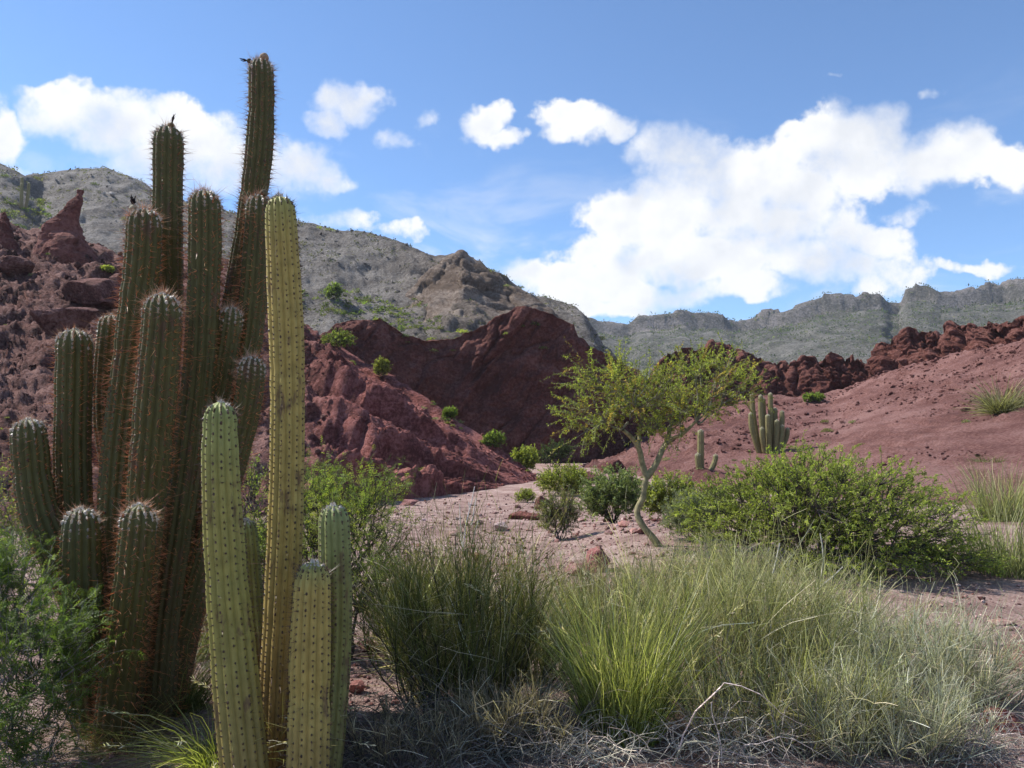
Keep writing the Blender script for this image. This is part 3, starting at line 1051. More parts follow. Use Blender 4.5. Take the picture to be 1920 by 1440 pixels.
baseB = on_ground(520, 1425)
front = thing('cactus', 'pale yellow green clump of smoother columnar stems before the dark one', 'cactus', baseB)
STEMS_B = [
    ([(516, 1400, 4.25, 30), (522, 1250, 4.3, 32), (529, 1120, 4.35, 32), (536, 950, 4.38, 33), (539, 800, 4.4, 33), (538, 660, 4.4, 33), (532, 520, 4.4, 31), (524, 366, 4.4, 26)], 14, .026, YEL_SKIN, .30),
    ([(462, 1500, 3.92, 40), (456, 1420, 3.95, 41), (446, 1320, 3.98, 40), (436, 1210, 4.0, 38), (426, 1100, 4.0, 37), (418, 980, 4.0, 36), (413, 860, 4.0, 34), (413, 751, 4.0, 30)], 14, .028, GRN_SKIN, .45),
    ([(575, 1500, 3.9, 36), (578, 1400, 3.92, 37), (580, 1300, 3.95, 37), (582, 1200, 3.95, 36), (585, 1120, 3.95, 34), (588, 1050, 3.95, 31)], 14, .028, YEL_SKIN, .16),
    ([(608, 1470, 4.1, 28), (617, 1370, 4.15, 30), (625, 1260, 4.2, 30), (629, 1150, 4.2, 30), (628, 1050, 4.2, 30), (625, 944, 4.2, 28)], 12, .018, LIM_SKIN, .40),
    ([(492, 1380, 4.4, 21), (482, 1250, 4.45, 22), (470, 1110, 4.5, 22), (460, 972, 4.5, 20)], 12, .016, LIM_SKIN, .2),
]
for i, (rows, ribs, sl, skin, tg) in enumerate(STEMS_B):
    cactus_stem(front, baseB, px_path(rows, .965), ribs, skin, sl, BROWN, 200 + i, wool=.04, tip_green=tg, n_spines=6, pad=.95)


def small_clump(label, base, stems, seed, skin):
    """distant clump: stems as (dx, height, radius, lean, dy)"""
    t = thing('cactus', label, 'cactus', base)
    for i, (dx_, h, r, lean, dy_) in enumerate(stems):
        b = np.array(base) + np.array([dx_ * .55, dy_, -0.15])
        bx = np.array(base) + np.array([dx_, dy_ * 1.3, 0])
        pts = np.array([[*b, r], [*(b * .4 + bx * .6 + np.array([0, 0, h * .3])), r], [*(bx + np.array([lean * .5, 0, h * .65])), r], [*(bx + np.array([lean, 0, h])), r * .92]])
        cactus_stem(t, base, pts, 11, skin, .05, BRIST, seed + i, wool=.2, tip_green=.3, detail=.45, n_spines=3)
    return t

# ------------------------------------------------------------------ trees, shrubs and grasses
def gz(x, y):
    return float(ground_h(np.array([x]), np.array([y]))[0])


def kmeans(P, k, r_, it=7):
    k = min(k, len(P))
    C = P[r_.choice(len(P), k, replace=False)].copy()
    for _ in range(it):
        d = ((P[:, None] - C[None]) ** 2).sum(-1)
        l = d.argmin(1)
        for j in range(k):
            if (l == j).any():
                C[j] = P[l == j].mean(0)
    return C, l


def wiggle(A, B, K, bend, r_, lift=0.0):
    """N crooked paths from A to B"""
    N = len(A)
    s = np.linspace(0, 1, K)[None, :, None]
    D = B - A
    Ln = np.linalg.norm(D, axis=1)[:, None, None]
    P = A[:, None] * (1 - s) + B[:, None] * s
    off = np.cumsum(r_.normal(0, 1, (N, K, 3)), 1)
    off -= off[:, :1]
    off -= s * off[:, -1:]
    if K > 4:
        off[:, 1:-1] = .25 * off[:, :-2] + .5 * off[:, 1:-1] + .25 * off[:, 2:]
    P = P + off * Ln * bend / math.sqrt(K)
    P[:, :, 2] += (lift * Ln[..., 0] * (s * (1 - s))[..., 0] * 4)
    return P


def ell_tips(ells, n, r_, shell=0.5, zmin=None):
    w = np.array([e[2] if len(e) > 2 else np.prod(e[1]) ** .8 for e in ells], float)
    cnt = r_.multinomial(n, w / w.sum())
    out_ = []
    for (c, rad, *_), k in zip(ells, cnt):
        d = rnd_dirs(k, r_)
        q = r_.random(k) ** shell
        # lumpy outline
        q = q * (1 + 0.20 * perlin(d * 2.3 + np.array(c) * 3.1))
        out_.append(np.array(c) + d * q[:, None] * np.array(rad))
    T = np.concatenate(out_)
    if zmin is not None:
        T[:, 2] = np.maximum(T[:, 2], zmin + r_.random(len(T)) * .15)
    return T


def sprays(mb, paths, per, L, W, cols, r_, droop=0.0, fan=0.8, start=0.15, pinnate=0, tone=.22):
    """leaves along each twig; pinnate > 0 gives feathered leaves of that many leaflet pairs"""
    N, K, _ = paths.shape
    s = r_.uniform(start, 1.0, (N, per))
    f = s * (K - 1)
    i = np.minimum(f.astype(int), K - 2)
    w = (f - i)[..., None]
    rows = np.arange(N)[:, None]
    p = paths[rows, i] * (1 - w) + paths[rows, i + 1] * w
    t = unit(paths[rows, i + 1] - paths[rows, i])
    ax = unit(t * 0.7 + r_.normal(0, fan, p.shape) + np.array([0, 0, -droop]))
    nr = unit(np.array([0, 0, 1.0]) + r_.normal(0, .55, p.shape))
    base_c = np.asarray(cols, float)
    pick = r_.integers(0, len(base_c), N)
    c = base_c[pick] * np.exp(r_.normal(0, tone, (N, 1)))
    c = np.repeat(c[:, None], per, 1) * np.exp(r_.normal(0, .12, (N, per, 1)))
    p, ax, nr, c = p.reshape(-1, 3), ax.reshape(-1, 3), nr.reshape(-1, 3), np.clip(c.reshape(-1, 3), 0, 1)
    n = len(p)
    LL = L * np.exp(r_.normal(0, .25, n))
    if not pinnate:
        leaves(mb, p, ax, nr, LL, W * np.exp(r_.normal(0, .2, n)), c)
        return
    side = unit(np.cross(nr, ax))
    q, a2, n2, l2, c2 = [], [], [], [], []
    for j in range(pinnate):
        u = (j + .6) / pinnate
        for sg in (-1, 1):
            q.append(p + ax * (LL * u)[:, None] - nr * (LL * .12 * u * u)[:, None])
            a2.append(unit(side * sg + ax * 0.55 - nr * .1))
            n2.append(nr + r_.normal(0, .15, nr.shape))
            l2.append(W * np.sin(math.pi * (0.2 + .72 * u)) * np.ones(n))
            c2.append(c)
    l2 = np.concatenate(l2)
    leaves(mb, np.concatenate(q), np.concatenate(a2), np.concatenate(n2), l2, l2 * .42, np.concatenate(c2))


GREEN = [(.150, .205, .042), (.180, .235, .055), (.125, .175, .038)]
LIME = [(.235, .268, .055), (.265, .292, .070), (.205, .240, .050)]
OLIVE = [(.160, .170, .060), (.185, .185, .070), (.130, .145, .050)]
SAGE = [(.190, .215, .130), (.220, .235, .150), (.160, .190, .110)]
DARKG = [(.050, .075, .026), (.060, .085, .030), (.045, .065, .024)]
BARK_D = (.060, .048, .040)
BARK_G = (.210, .185, .160)


def woody(name, label, cat, base, ells, n_tips, n_mid, n_main, cols, leaf=(0.03, 0.014), per=14, spray=0.22, r0=0.03, bark=BARK_D, seed=1,
          roots=None, group=None, shell=0.45, bend=.28, droop=0.1, pinnate=0, zmin=None, up=.3, tw=0.0022, parent=None, fan=.8, crown_name='foliage', out_w=1.0):
    """a plant with crooked limbs, twigs and small leaves filling the given ellipsoids"""
    r_ = np.random.default_rng(seed)
    base = np.asarray(base, float)
    T = ell_tips(ells, n_tips, r_, shell, zmin)
    mids, lm = kmeans(T, n_mid, r_)
    mains, lM = kmeans(mids, n_main, r_)
    rootp = np.array([base]) if roots is None else np.array([r[0] for r in roots], float)
    near = ((mains[:, None] - rootp[None]) ** 2).sum(-1).argmin(1)
    rp = rootp[near]
    mains = rp + (mains - rp) * .55
    mids = mains[lM] + (mids - mains[lM]) * .72
    t = thing(name, label, cat, base, group) if parent is None else parent
    rad0 = np.full(len(mains), r0) if roots is None else np.array([roots[k][1] for k in near]) * .75
    P1 = wiggle(rp, mains, 7, bend, r_)
    for j in range(len(mains)):
        mb = MB()
        tubes(mb, P1[j:j + 1], rad0[j], rad0[j] * .55, 6, bark)
        mb.build('branch' if roots is not None else 'stem', M_BARK if roots is not None else M_TWIG, t, smooth=True, origin=base)
    mb = MB()
    tubes(mb, wiggle(mains[lM], mids, 6, bend, r_), rad0[lM] * .55, max(tw * 1.6, rad0.mean() * .14), 4, vary(bark, len(mids), .15, .05, r_))
    P3 = wiggle(mids[lm], T, 3, bend * .8, r_)
    tubes(mb, P3, max(tw * 1.5, rad0.mean() * .14), tw, 3, vary(bark, len(T), .2, .05, r_))
    # end shoots
    od = unit((T - mids[lm]) * out_w + r_.normal(0, .35, T.shape) * np.linalg.norm(T - mids[lm], axis=1, keepdims=True) + np.array([0, 0, up * spray]))
    ln = spray * np.exp(r_.normal(0, .3, len(T)))
    E = T + od * ln[:, None]
    E[:, 2] -= droop * ln
    P4 = wiggle(T, E, 3, .12, r_, .06)
    tubes(mb, P4, tw, tw * .4, 3, vary(bark, len(T), .2, .05, r_))
    mb.build('twigs', M_TWIG, t, origin=base)['kind'] = 'stuff'
    lb = MB()
    sprays(lb, P4, per, leaf[0], leaf[1], cols, r_, droop, fan, 0.0, pinnate)
    sprays(lb, P3, max(2, per // 2), leaf[0], leaf[1], cols, r_, droop, fan, 0.35, pinnate)
    lb.build(crown_name, M_LEAF, t, origin=base)['kind'] = 'stuff'
    return t


def E(px, py, Y, rx, ry, depth, w=None):
    """an ellipsoid seen at a pixel: half-sizes in photograph pixels, depth in metres"""
    c = at(px, py, Y)
    k = Y / FOCAL
    return (c, (rx * k, depth, ry * k)) if w is None else (c, (rx * k, depth, ry * k), w)


# --- the small tree in the middle
tb = np.array(on_ground(1240, 1036, 0.12))
tb[2] = gz(tb[0], tb[1]) - .05
TY = tb[1]
tree = thing('tree', 'slender acacia tree with an S-bent pale trunk and feathery yellow green crown', 'tree', tb)
trunk_rows = [(1256, 1052, TY, 12), (1240, 1030, TY, 8.5), (1222, 1006, TY, 7.2), (1202, 981, TY + .05, 6.8), (1195, 957, TY + .1, 6.8), (1206, 932, TY + .1, 6.6), (1208, 912, TY + .1, 6.2), (1213, 893, TY + .1, 6.0)]
P, L = spline(px_path(trunk_rows), 26)
mb = MB()
th = np.linspace(0, 2 * math.pi, 10, endpoint=False)
T_ = unit(np.gradient(P[:, :3], axis=0))
A_ = unit(np.cross(T_, np.array([0.05, 1.0, 0.1])))
B_ = np.cross(T_, A_)
V = P[:, None, :3] + P[:, 3, None, None] * (np.cos(th)[None, :, None] * A_[:, None] + np.sin(th)[None, :, None] * B_[:, None])
V = V + (0.012 * fbm(V.reshape(-1, 3) * 6, 3)).reshape(26, 10, 1) * unit(V - P[:, None, :3])
mb.add(V, grid_faces(26, 10, True), (.255, .225, .120))
mb.build('trunk', M_BARK, tree, smooth=True, origin=tb)
roots = []
for rows in ([(1213, 895, TY + .1, 7.5), (1205, 872, TY + .1, 6.5), (1198, 840, TY + .05, 6), (1184, 820, TY, 5), (1168, 806, TY - .1, 4.2)],
             [(1213, 895, TY + .1, 7.5), (1229, 872, TY + .1, 6.5), (1243, 841, TY + .15, 6), (1253, 822, TY + .2, 5.4), (1256, 800, TY + .2, 4.6)],
             [(1243, 841, TY + .15, 4.5), (1262, 822, TY + .05, 4), (1280, 814, TY - .1, 3.6), (1305, 790, TY - .2, 3)],
             [(1198, 840, TY + .05, 4), (1200, 805, TY + .25, 3.5), (1208, 770, TY + .35, 3)]):
    Q, L = spline(px_path(rows), 12)
    mb = MB()
    T_ = unit(np.gradient(Q[:, :3], axis=0))
    A_ = unit(np.cross(T_, np.array([0.05, 1.0, 0.1])))
    B_ = np.cross(T_, A_)
    th6 = np.linspace(0, 2 * math.pi, 7, endpoint=False)
    V = Q[:, None, :3] + Q[:, 3, None, None] * (np.cos(th6)[None, :, None] * A_[:, None] + np.sin(th6)[None, :, None] * B_[:, None])
    mb.add(V, grid_faces(12, 7, True), (.255, .225, .120))
    mb.build('branch', M_BARK, tree, smooth=True, origin=tb)
    roots.append((Q[-1, :3], Q[-1, 3]))
    roots.append((Q[8, :3], Q[8, 3] * .8))
TREE_C = [(.225, .265, .055), (.250, .280, .065), (.200, .240, .052), (.270, .265, .060), (.215, .255, .055), (.240, .27, .06), (.230, .265, .06), (.300, .230, .060)]
woody('tree', '', '', tb, [E(1112, 772, TY, 62, 42, .55), E(1092, 705, TY + .1, 34, 34, .3), E(1165, 735, TY, 62, 58, .7), E(1230, 745, TY, 70, 55, .8),
                          E(1300, 735, TY, 74, 58, .8), E(1345, 685, TY, 55, 26, .5), E(1385, 725, TY, 42, 40, .5), E(1245, 800, TY, 55, 20, .5),
                          E(1090, 815, TY - .2, 36, 20, .3), E(1280, 680, TY + .2, 40, 22, .4), E(1155, 690, TY + .2, 25, 22, .3)],
      640, 100, 16, TREE_C, (.038, .013), 32, .26, .02, (.185, .17, .11), 21, roots, shell=.32, droop=.12, parent=tree, fan=.7, tw=.004, crown_name='crown', up=.1, out_w=1.2)

# --- the big green bush
bb = on_ground(1560, 1105)
BY = bb[1] + .9
bb = np.array([bb[0], BY, gz(bb[0], BY) - .05])
woody('bush', 'wide bright green thorn bush spreading between the tree and pink slope', 'bush', bb,
      [E(1540, 936, BY, 180, 96, 1.3), E(1430, 950, BY + .3, 135, 82, 1.0), E(1660, 976, BY, 155, 92, 1.2), E(1770, 1050, BY - .3, 85, 55, .8), E(1820, 1100, BY - .5, 50, 28, .5),
       E(1500, 890, BY + .2, 90, 50, .8), E(1620, 1055, BY - .9, 130, 40, .5), E(1345, 970, BY + .5, 80, 55, .8)],
      2500, 190, 12, [(.255, .300, .065), (.285, .325, .080), (.220, .265, .058), (.190, .240, .052)], (.031, .0125), 28, .13, .045, (.085, .07, .058), 31, shell=.30, droop=.2, zmin=bb[2] + .15, tw=.0026, up=.2)

# --- feathery shrub behind the pale cactus
fb_ = np.array([at(610, 1100, 6.3)[0], 6.3, 0.0])
fb_[2] = gz(fb_[0], fb_[1]) - .03
woody('bush', 'open feathery green thorn shrub with dark crooked twigs behind the pale cactus', 'bush', fb_,
      [E(655, 965, 6.3, 85, 60, .6), E(690, 920, 6.2, 60, 30, .4), E(725, 1000, 6.1, 45, 45, .4), E(560, 940, 6.6, 50, 50, .4), E(700, 1070, 6.0, 62, 52, .5), E(600, 1010, 6.5, 70, 70, .6), E(600, 905, 6.5, 40, 30, .4), E(740, 925, 6.1, 22, 14, .2), E(480, 1050, 6.4, 60, 80, .5)],
      640, 90, 9, GREEN + LIME[:2], (.066, .018), 8, .17, .02, (.085, .070, .060), 41, shell=.5, bend=.5, pinnate=4, droop=.05, tw=.0022, fan=.55)

# --- leafy shrub at the foot of the dark cactus
lb_ = np.array([at(40, 1300, 4.2)[0], 4.3, 0.0])
lb_[2] = gz(lb_[0], lb_[1]) - .03
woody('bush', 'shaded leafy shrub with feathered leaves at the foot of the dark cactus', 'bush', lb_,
      [E(60, 1190, 4.2, 95, 70, .5), E(-40, 1150, 4.3, 100, 110, .5), E(110, 1270, 4.1, 70, 60, .4), E(20, 1340, 4.0, 110, 70, .4), E(60, 1400, 3.95, 90, 40, .3), E(140, 1175, 4.2, 40, 30, .25), E(20, 1060, 4.5, 70, 60, .4)],
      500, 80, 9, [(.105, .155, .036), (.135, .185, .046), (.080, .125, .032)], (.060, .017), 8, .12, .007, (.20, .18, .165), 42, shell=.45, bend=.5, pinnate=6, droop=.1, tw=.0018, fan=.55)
lc_ = np.array([at(30, 930, 7.5)[0], 7.5, 0.0])
lc_[2] = gz(lc_[0], lc_[1]) - .03
woody('bush', 'grey twiggy shrub growing behind the lowest leaning arm of the dark cactus', 'bush', lc_,
      [E(20, 985, 7.5, 85, 75, .5), E(-60, 940, 7.5, 90, 80, .5), E(100, 1090, 7.2, 60, 60, .4)], 300, 50, 9, OLIVE + GREEN[:1], (.035, .012), 12, .16, .014, (.17, .15, .14), 43, shell=.5, bend=.45, tw=.002)
ld_ = np.array([at(420, 1100, 6.9)[0], 6.9, 0.0])
ld_[2] = gz(ld_[0], ld_[1]) - .03
woody('bush', 'tangled dark twiggy shrub between the two cactus clumps', 'bush', ld_,
      [E(430, 1030, 6.9, 70, 90, .4), E(380, 1120, 6.6, 70, 60, .4), E(470, 900, 7.2, 40, 40, .3), E(510, 1000, 6.9, 40, 80, .3)], 330, 60, 9, GREEN + OLIVE, (.034, .012), 9, .16, .016, (.10, .085, .075), 44, shell=.5, bend=.5, tw=.0022)


def mid_bush(name, label, cols, px, ytop, ybase, halfw, Y, seed, leaf=(.04, .018), n=260, bark=BARK_D, per=12, base=None, shell=.4, group=None, up=.5):
    c = at(px, (ytop + ybase) / 2, Y)
    k = Y / FOCAL
    if base is None:
        base = np.array([c[0], Y, gz(c[0], Y) - .04])
    h = (ybase - ytop) / 2 * k
    wx = halfw * k
    cz = base[2] + h * 1.02
    ells = [((base[0], base[1], cz), (wx * .86, wx * .7, h * .86)), ((base[0] - wx * .45, base[1], cz - h * .2), (wx * .5, wx * .45, h * .6)),
            ((base[0] + wx * .4, base[1] + .1, cz + h * .05), (wx * .5, wx * .45, h * .7))]
    return woody(name, label, 'bush', base, ells, n, 36, 7, cols, leaf, per, max(.08, h * .28), max(.008, h * .03), bark, seed, shell=shell, tw=max(.002, Y * .00018), group=group, up=up, zmin=base[2] + .05)


mid_bush('bush', 'grey brown half bare shrub on the edge of the wash', SAGE[:1] + OLIVE + [(.19, .165, .10)], 1050, 905, 1012, 46, 15.0, 51, (.040, .013), 420, (.12, .10, .085), 12, shell=.5)
mid_bush('bush', 'dense rounded green bush beside the half bare shrub', [(.165, .205, .085), (.190, .225, .095), (.150, .185, .080)], 1148, 890, 1000, 66, 17.0, 52, (.054, .021), 640, per=18)
mid_bush('bush', 'yellow green bush topping the rocks below the cliff', LIME + OLIVE[:1], 1055, 852, 915, 52, 30.0, 53, (.08, .034), 460, per=16)
mid_bush('bush', 'round bright green bush in the gully below the cliff', LIME, 982, 812, 868, 30, 47.0, 54, (.12, .055), 300, per=16)
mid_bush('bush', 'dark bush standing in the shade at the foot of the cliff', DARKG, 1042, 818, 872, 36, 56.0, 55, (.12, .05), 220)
mid_bush('bush', 'silvery grey shrub behind the bent tree trunk', SAGE, 1300, 952, 1050, 62, 12.6, 56, (.040, .011), 620, (.2, .19, .17), 16, shell=.5)
mid_bush('bush', 'light green shrub behind the tree trunk', LIME + SAGE[:1], 1255, 888, 980, 64, 19.0, 57, (.060, .024), 520, per=16)
mid_bush('bush', 'brownish green shrub beside the light green one', OLIVE + [(.16, .13, .07)], 1330, 890, 960, 58, 17.0, 58, (.05, .018), 460, per=14)
mid_bush('bush', 'small lime green bush at the foot of the red spur', LIME, 985, 915, 945, 22, 26.0, 59, (.05, .02), 160)
mid_bush('bush', 'green bush between the cactus clump and the red spur', [(.085, .115, .035), (.10, .135, .04)], 490, 822, 900, 46, 12.0, 60, (.04, .016), 300)
for (px, py, hw, hh, lay, cols, lab) in [
        (638, 650, 36, 38, 'hillside', OLIVE + GREEN, 'yellow green bush on the crest of the red spur'),
        (712, 705, 16, 40, 'hillside', [(.22, .23, .05), (.19, .21, .05)], 'upright yellow plant on the crest of the red spur'),
        (842, 780, 15, 22, 'hillside', GREEN, 'small lime bush low on the crest of the red spur'),
        (926, 836, 22, 34, 'hillside', GREEN, 'green bush near the lower end of the red spur'),
        (1524, 752, 22, 18, 'slope', GREEN, 'flat bright green bush below the rock towers'),
        (625, 560, 19, 34, 'hill', GREEN, 'round dark green bush alone on the grey hill'),
        (200, 508, 14, 12, 'hillside', LIME, 'small lime bush above the boulders on the rubble hillside')]:
    p = on(lay, px, py)
    mid_bush('bush', lab, cols, px, py - hh, py, hw, p[1], 70 + int(px) % 97, (p[1] * .0024, p[1] * .0011), 170, base=p - np.array([0, 0, .08]), per=10)


# --- grasses and brooms
def blades(mb, start, dirs, length, w, droop, cols, r_, K=5, tip=None):
    N = len(start)
    s = np.linspace(0, 1, K)[None, :, None]
    P = start[:, None] + dirs[:, None] * length[:, None, None] * s
    out_ = dirs.copy()
    out_[:, 2] = 0
    out_ = unit(out_ + 1e-6)
    P = P + out_[:, None] * (droop * length)[:, None, None] * s ** 2 * .6
    P[:, :, 2] -= (droop * length)[:, None] * (s[..., 0] ** 2) * .75
    P = P + np.cumsum(r_.normal(0, .028, (N, K, 3)), 1) * length[:, None, None] * s
    side = unit(np.cross(dirs, rnd_dirs(N, r_)))
    c0 = np.asarray(cols[0], float)
    c1 = np.asarray(cols[1], float)
    k = r_.random((N, 1)) ** 1.3
    var = np.exp(r_.normal(-.05, .42, (N, 1)))
    cb, ct = np.clip(c0 * var, 0, 1), np.clip((c0 * (1 - k) + c1 * k) * var, 0, 1)
    cc = cb[:, None] * (1 - s) + ct[:, None] * s
    ribbons(mb, P, w, w * .35, side, cc)
    return P


def tuft(name, label, base, n, rad, h, spread, droop, w, cols, seed, cat='grass', group=None, heads=0, head_col=(.55, .50, .34), parent=None):
    r_ = np.random.default_rng(seed)
    base = np.asarray(base, float)
    t = parent or thing(name, label, cat, base, group)
    a = r_.random(n) * 2 * math.pi
    q = np.sqrt(r_.random(n))
    st = base + np.stack([np.cos(a) * q * rad, np.sin(a) * q * rad, np.zeros(n) - .02], 1)
    tl = np.abs(r_.normal(0, spread, n)) + q * spread * .6
    a2 = a + r_.normal(0, .9, n)
    d = unit(np.stack([np.cos(a2) * np.sin(tl), np.sin(a2) * np.sin(tl), np.cos(tl)], 1))
    ln = h * np.minimum(np.exp(r_.normal(-.15, .38, n)), 1.35)
    mb = MB()
    blades(mb, st, d, ln, w, droop * np.exp(r_.normal(0, .3, n)), cols, r_)
    mb.build('blades', M_BLADE, t, origin=base)['kind'] = 'stuff'
    if heads:
        hb = MB()
        k = r_.choice(n, heads, replace=False)
        P = blades(hb, st[k], d[k], ln[k] * 1.25, w * .7, np.full(heads, droop * 1.1), (head_col, head_col), r_)
        e = P[:, -1]
        dirn = unit(P[:, -1] - P[:, -2])
        m = 14
        for j in range(m):
            leaves(hb, e - dirn * (.12 * j / m), unit(dirn + r_.normal(0, .35, dirn.shape)), rnd_dirs(heads, r_), .03, .005, vary(head_col, heads, .15, .05, r_))
        hb.build('seed_heads', M_BLADE, t, origin=base)['kind'] = 'stuff'
    return t


def broom(name, label, base, n_stem, n_twig, rx, ry, h, cols, seed, w=.0040, upright=.7, stemcol=(.20, .18, .15), spread=1.0, group=None, lo=.02, fine=.42):
    """shrub of many thin upright green rods growing from woody stems"""
    r_ = np.random.default_rng(seed)
    base = np.asarray(base, float)
    t = thing(name, label, 'shrub', base, group)
    a = r_.random(n_stem) * 2 * math.pi
    q = np.sqrt(r_.random(n_stem))
    foot = base + np.stack([np.cos(a) * q * rx * .58, np.sin(a) * q * ry * .58, np.full(n_stem, -.03)], 1)
    top = base + np.stack([np.cos(a) * q * rx * spread + r_.normal(0, rx * .12, n_stem), np.sin(a) * q * ry * spread, h * (.78 - .30 * q ** 2) * np.exp(r_.normal(0, .12, n_stem))], 1)
    P = wiggle(foot, top, 6, .16, r_, -.06)
    mb = MB()
    tubes(mb, P, .006, .0022, 4, vary(stemcol, n_stem, .25, .06, r_))
    mb.build('stems', M_TWIG, t, origin=base)['kind'] = 'stuff'
    k = r_.integers(0, n_stem, n_twig)
    s = r_.uniform(lo, 1, n_twig) ** .8
    f = s * 5
    i = np.minimum(f.astype(int), 4)
    ww = (f - i)[:, None]
    st = P[k, i] * (1 - ww) + P[k, i + 1] * ww
    sd = unit(P[k, i + 1] - P[k, i])
    d = unit(sd * .6 + np.array([0, 0, upright]) + r_.normal(0, .36, (n_twig, 3)) * np.where(r_.random((n_twig, 1)) < .25, 2.0, 1.0))
    mb = MB()
    RP = blades(mb, st, d, h * fine * np.minimum(np.exp(r_.normal(-.1, .4, n_twig)), 1.55), w, np.abs(r_.normal(0, .10, n_twig)), cols, r_, 4)
    # short side twiglets
    m = int(n_twig * .9)
    j = r_.integers(0, n_twig, m)
    q = r_.integers(1, 4, m)
    tg = unit(RP[j, q] - RP[j, q - 1])
    blades(mb, RP[j, q], unit(tg + r_.normal(0, .55, (m, 3))), h * .13 * np.exp(r_.normal(0, .4, m)), w * .9, np.abs(r_.normal(0, .1, m)), cols, r_, 3)
    m = n_twig // 4
    j = r_.integers(0, n_twig, m)
    blades(mb, st[j], unit(d[j] + r_.normal(0, .5, (m, 3))), h * .5 * np.minimum(np.exp(r_.normal(-.2, .4, m)), 1.3), w * 1.15, np.abs(r_.normal(0, .25, m)), ((.36, .31, .22), (.58, .53, .42)), r_, 5)
    mb.build('rods', M_BLADE, t, origin=base)['kind'] = 'stuff'
    return t


def dead_twigs(name, label, base, n, rx, ry, h, col, seed, group=None, r=.0028, bias=(0, 0)):
    """heap of bleached, arching dead stems"""
    r_ = np.random.default_rng(seed)
    base = np.asarray(base, float)
    t = thing(name, label, 'dead shrub', base, group)
    a = r_.random(n) * 2 * math.pi
    q = r_.uniform(.35, 1, n)
    A = base + np.stack([r_.normal(0, rx * .25, n), r_.normal(0, ry * .25, n), np.full(n, -.01)], 1)
    B = base + np.stack([np.cos(a) * q * rx + bias[0], np.sin(a) * q * ry + bias[1], np.abs(r_.normal(0, .35, n)) * h * (1.2 - q)], 1)
    P = wiggle(A, B, 12, .26, r_, .24)
    P[:, :, 2] = np.maximum(P[:, :, 2], base[2] - .02)
    mb = MB()
    tubes(mb, P, r * np.exp(r_.normal(0, .3, n)), r * .35, 3, vary(col, n, .3, .05, r_))
    # side twigs
    m = n * 3
    k = r_.integers(0, n, m)
    i = r_.integers(2, 11, m)
    S = P[k, i]
    D = unit(P[k, i] - P[k, i - 1] + r_.normal(0, .5, (m, 3)))
    Eo = S + D * (r_.uniform(.06, .22, m))[:, None]
    Eo[:, 2] = np.maximum(Eo[:, 2], base[2] - .01)
    tubes(mb, wiggle(S, Eo, 4, .3, r_), r * .45, r * .2, 3, vary(col, m, .3, .05, r_))
    mb.build('stems', M_TWIG, t, origin=base)['kind'] = 'stuff'
    return t


def spot(px, py, dz=-.01):
    p = on_ground(px, py)
    p[2] = gz(p[0], p[1]) + dz
    return p


BROOM_D = [(.105, .118, .032), (.270, .240, .085)]
BROOM_L = [(.180, .190, .075), (.480, .445, .280)]
BROOM_S = [(.270, .275, .205), (.520, .510, .430)]
TUFT_G = [(.215, .245, .055), (.420, .410, .190)]

broom('broom_shrub', 'dark green upright broom shrub with blackened base beside the wash', spot(870, 1335), 105, 3200, .66, .44, 1.02, BROOM_D, 301, upright=1.1, stemcol=(.060, .050, .042))
broom('broom_shrub', 'thin green broom shrub behind the dark one', spot(790, 1215), 60, 2400, .55, .40, .72, BROOM_D, 302, upright=.9, stemcol=(.13, .11, .09))
tuft('grass_tuft', 'bright yellow green tussock of tall grass between the broom shrubs', spot(1168, 1392), 1900, .20, .74, .17, .22, .0044, TUFT_G, 303, heads=60, head_col=(.50, .46, .30))
broom('broom_shrub', 'tall pale green broom shrub right of the bright tussock', spot(1370, 1335), 110, 3000, .84, .50, .92, BROOM_L, 304, upright=1.0)
broom('broom_shrub', 'low olive broom shrub in front of the big green bush', spot(1520, 1260), 80, 2100, .75, .50, .72, BROOM_L, 305, upright=.9)
broom('broom_shrub', 'silvery grey green low shrub spreading over the bare ground', spot(1720, 1325), 110, 3000, .72, .48, .58, BROOM_S, 306, upright=.8, w=.0040)
broom('broom_shrub', 'thin dry broom behind the tussock next to the wash boulder', spot(1130, 1190), 70, 2200, .60, .40, .62, [(.15, .15, .07), (.36, .31, .19)], 307, upright=1.1)
broom('broom_shrub', 'pale broom shrub behind the tall pale green one', spot(1330, 1165), 90, 3200, .85, .5, .70, BROOM_L, 308, upright=1.1)
broom('broom_shrub', 'sparse olive broom growing through the bleached dead stems', spot(1470, 1405), 50, 1300, .70, .32, .55, BROOM_L, 309, upright=.9)
broom('broom_shrub', 'low greyish broom in front of the silvery shrub', spot(1660, 1420), 60, 2000, .6, .3, .42, BROOM_S, 326, upright=.8)
DRY = [(.17, .14, .10), (.34, .29, .21)]
broom('broom_shrub', 'low dry brown broom on the shaded ground beside the pale cactus', spot(745, 1425), 50, 1200, .55, .30, .30, DRY, 327, upright=.7, stemcol=(.09, .075, .06))
broom('broom_shrub', 'low dry brown broom between the dark broom and bright tussock', spot(985, 1415), 50, 1300, .50, .30, .36, DRY, 328, upright=.7, stemcol=(.09, .075, .06))
broom('broom_shrub', 'thin olive broom rising right behind the dark broom', spot(1010, 1270), 50, 1500, .42, .30, .66, [(.13, .14, .045), (.33, .29, .14)], 329, upright=1.0)
dead_twigs('dead_shrub', 'bleached tangle of arching dead stems at the foot of the pale brooms', spot(1380, 1425), 70, .75, .35, .45, (.42, .365, .30), 311)
dead_twigs('dead_shrub', 'grey dead stems under the silvery shrub', spot(1640, 1400), 55, .70, .35, .35, (.36, .31, .26), 312)
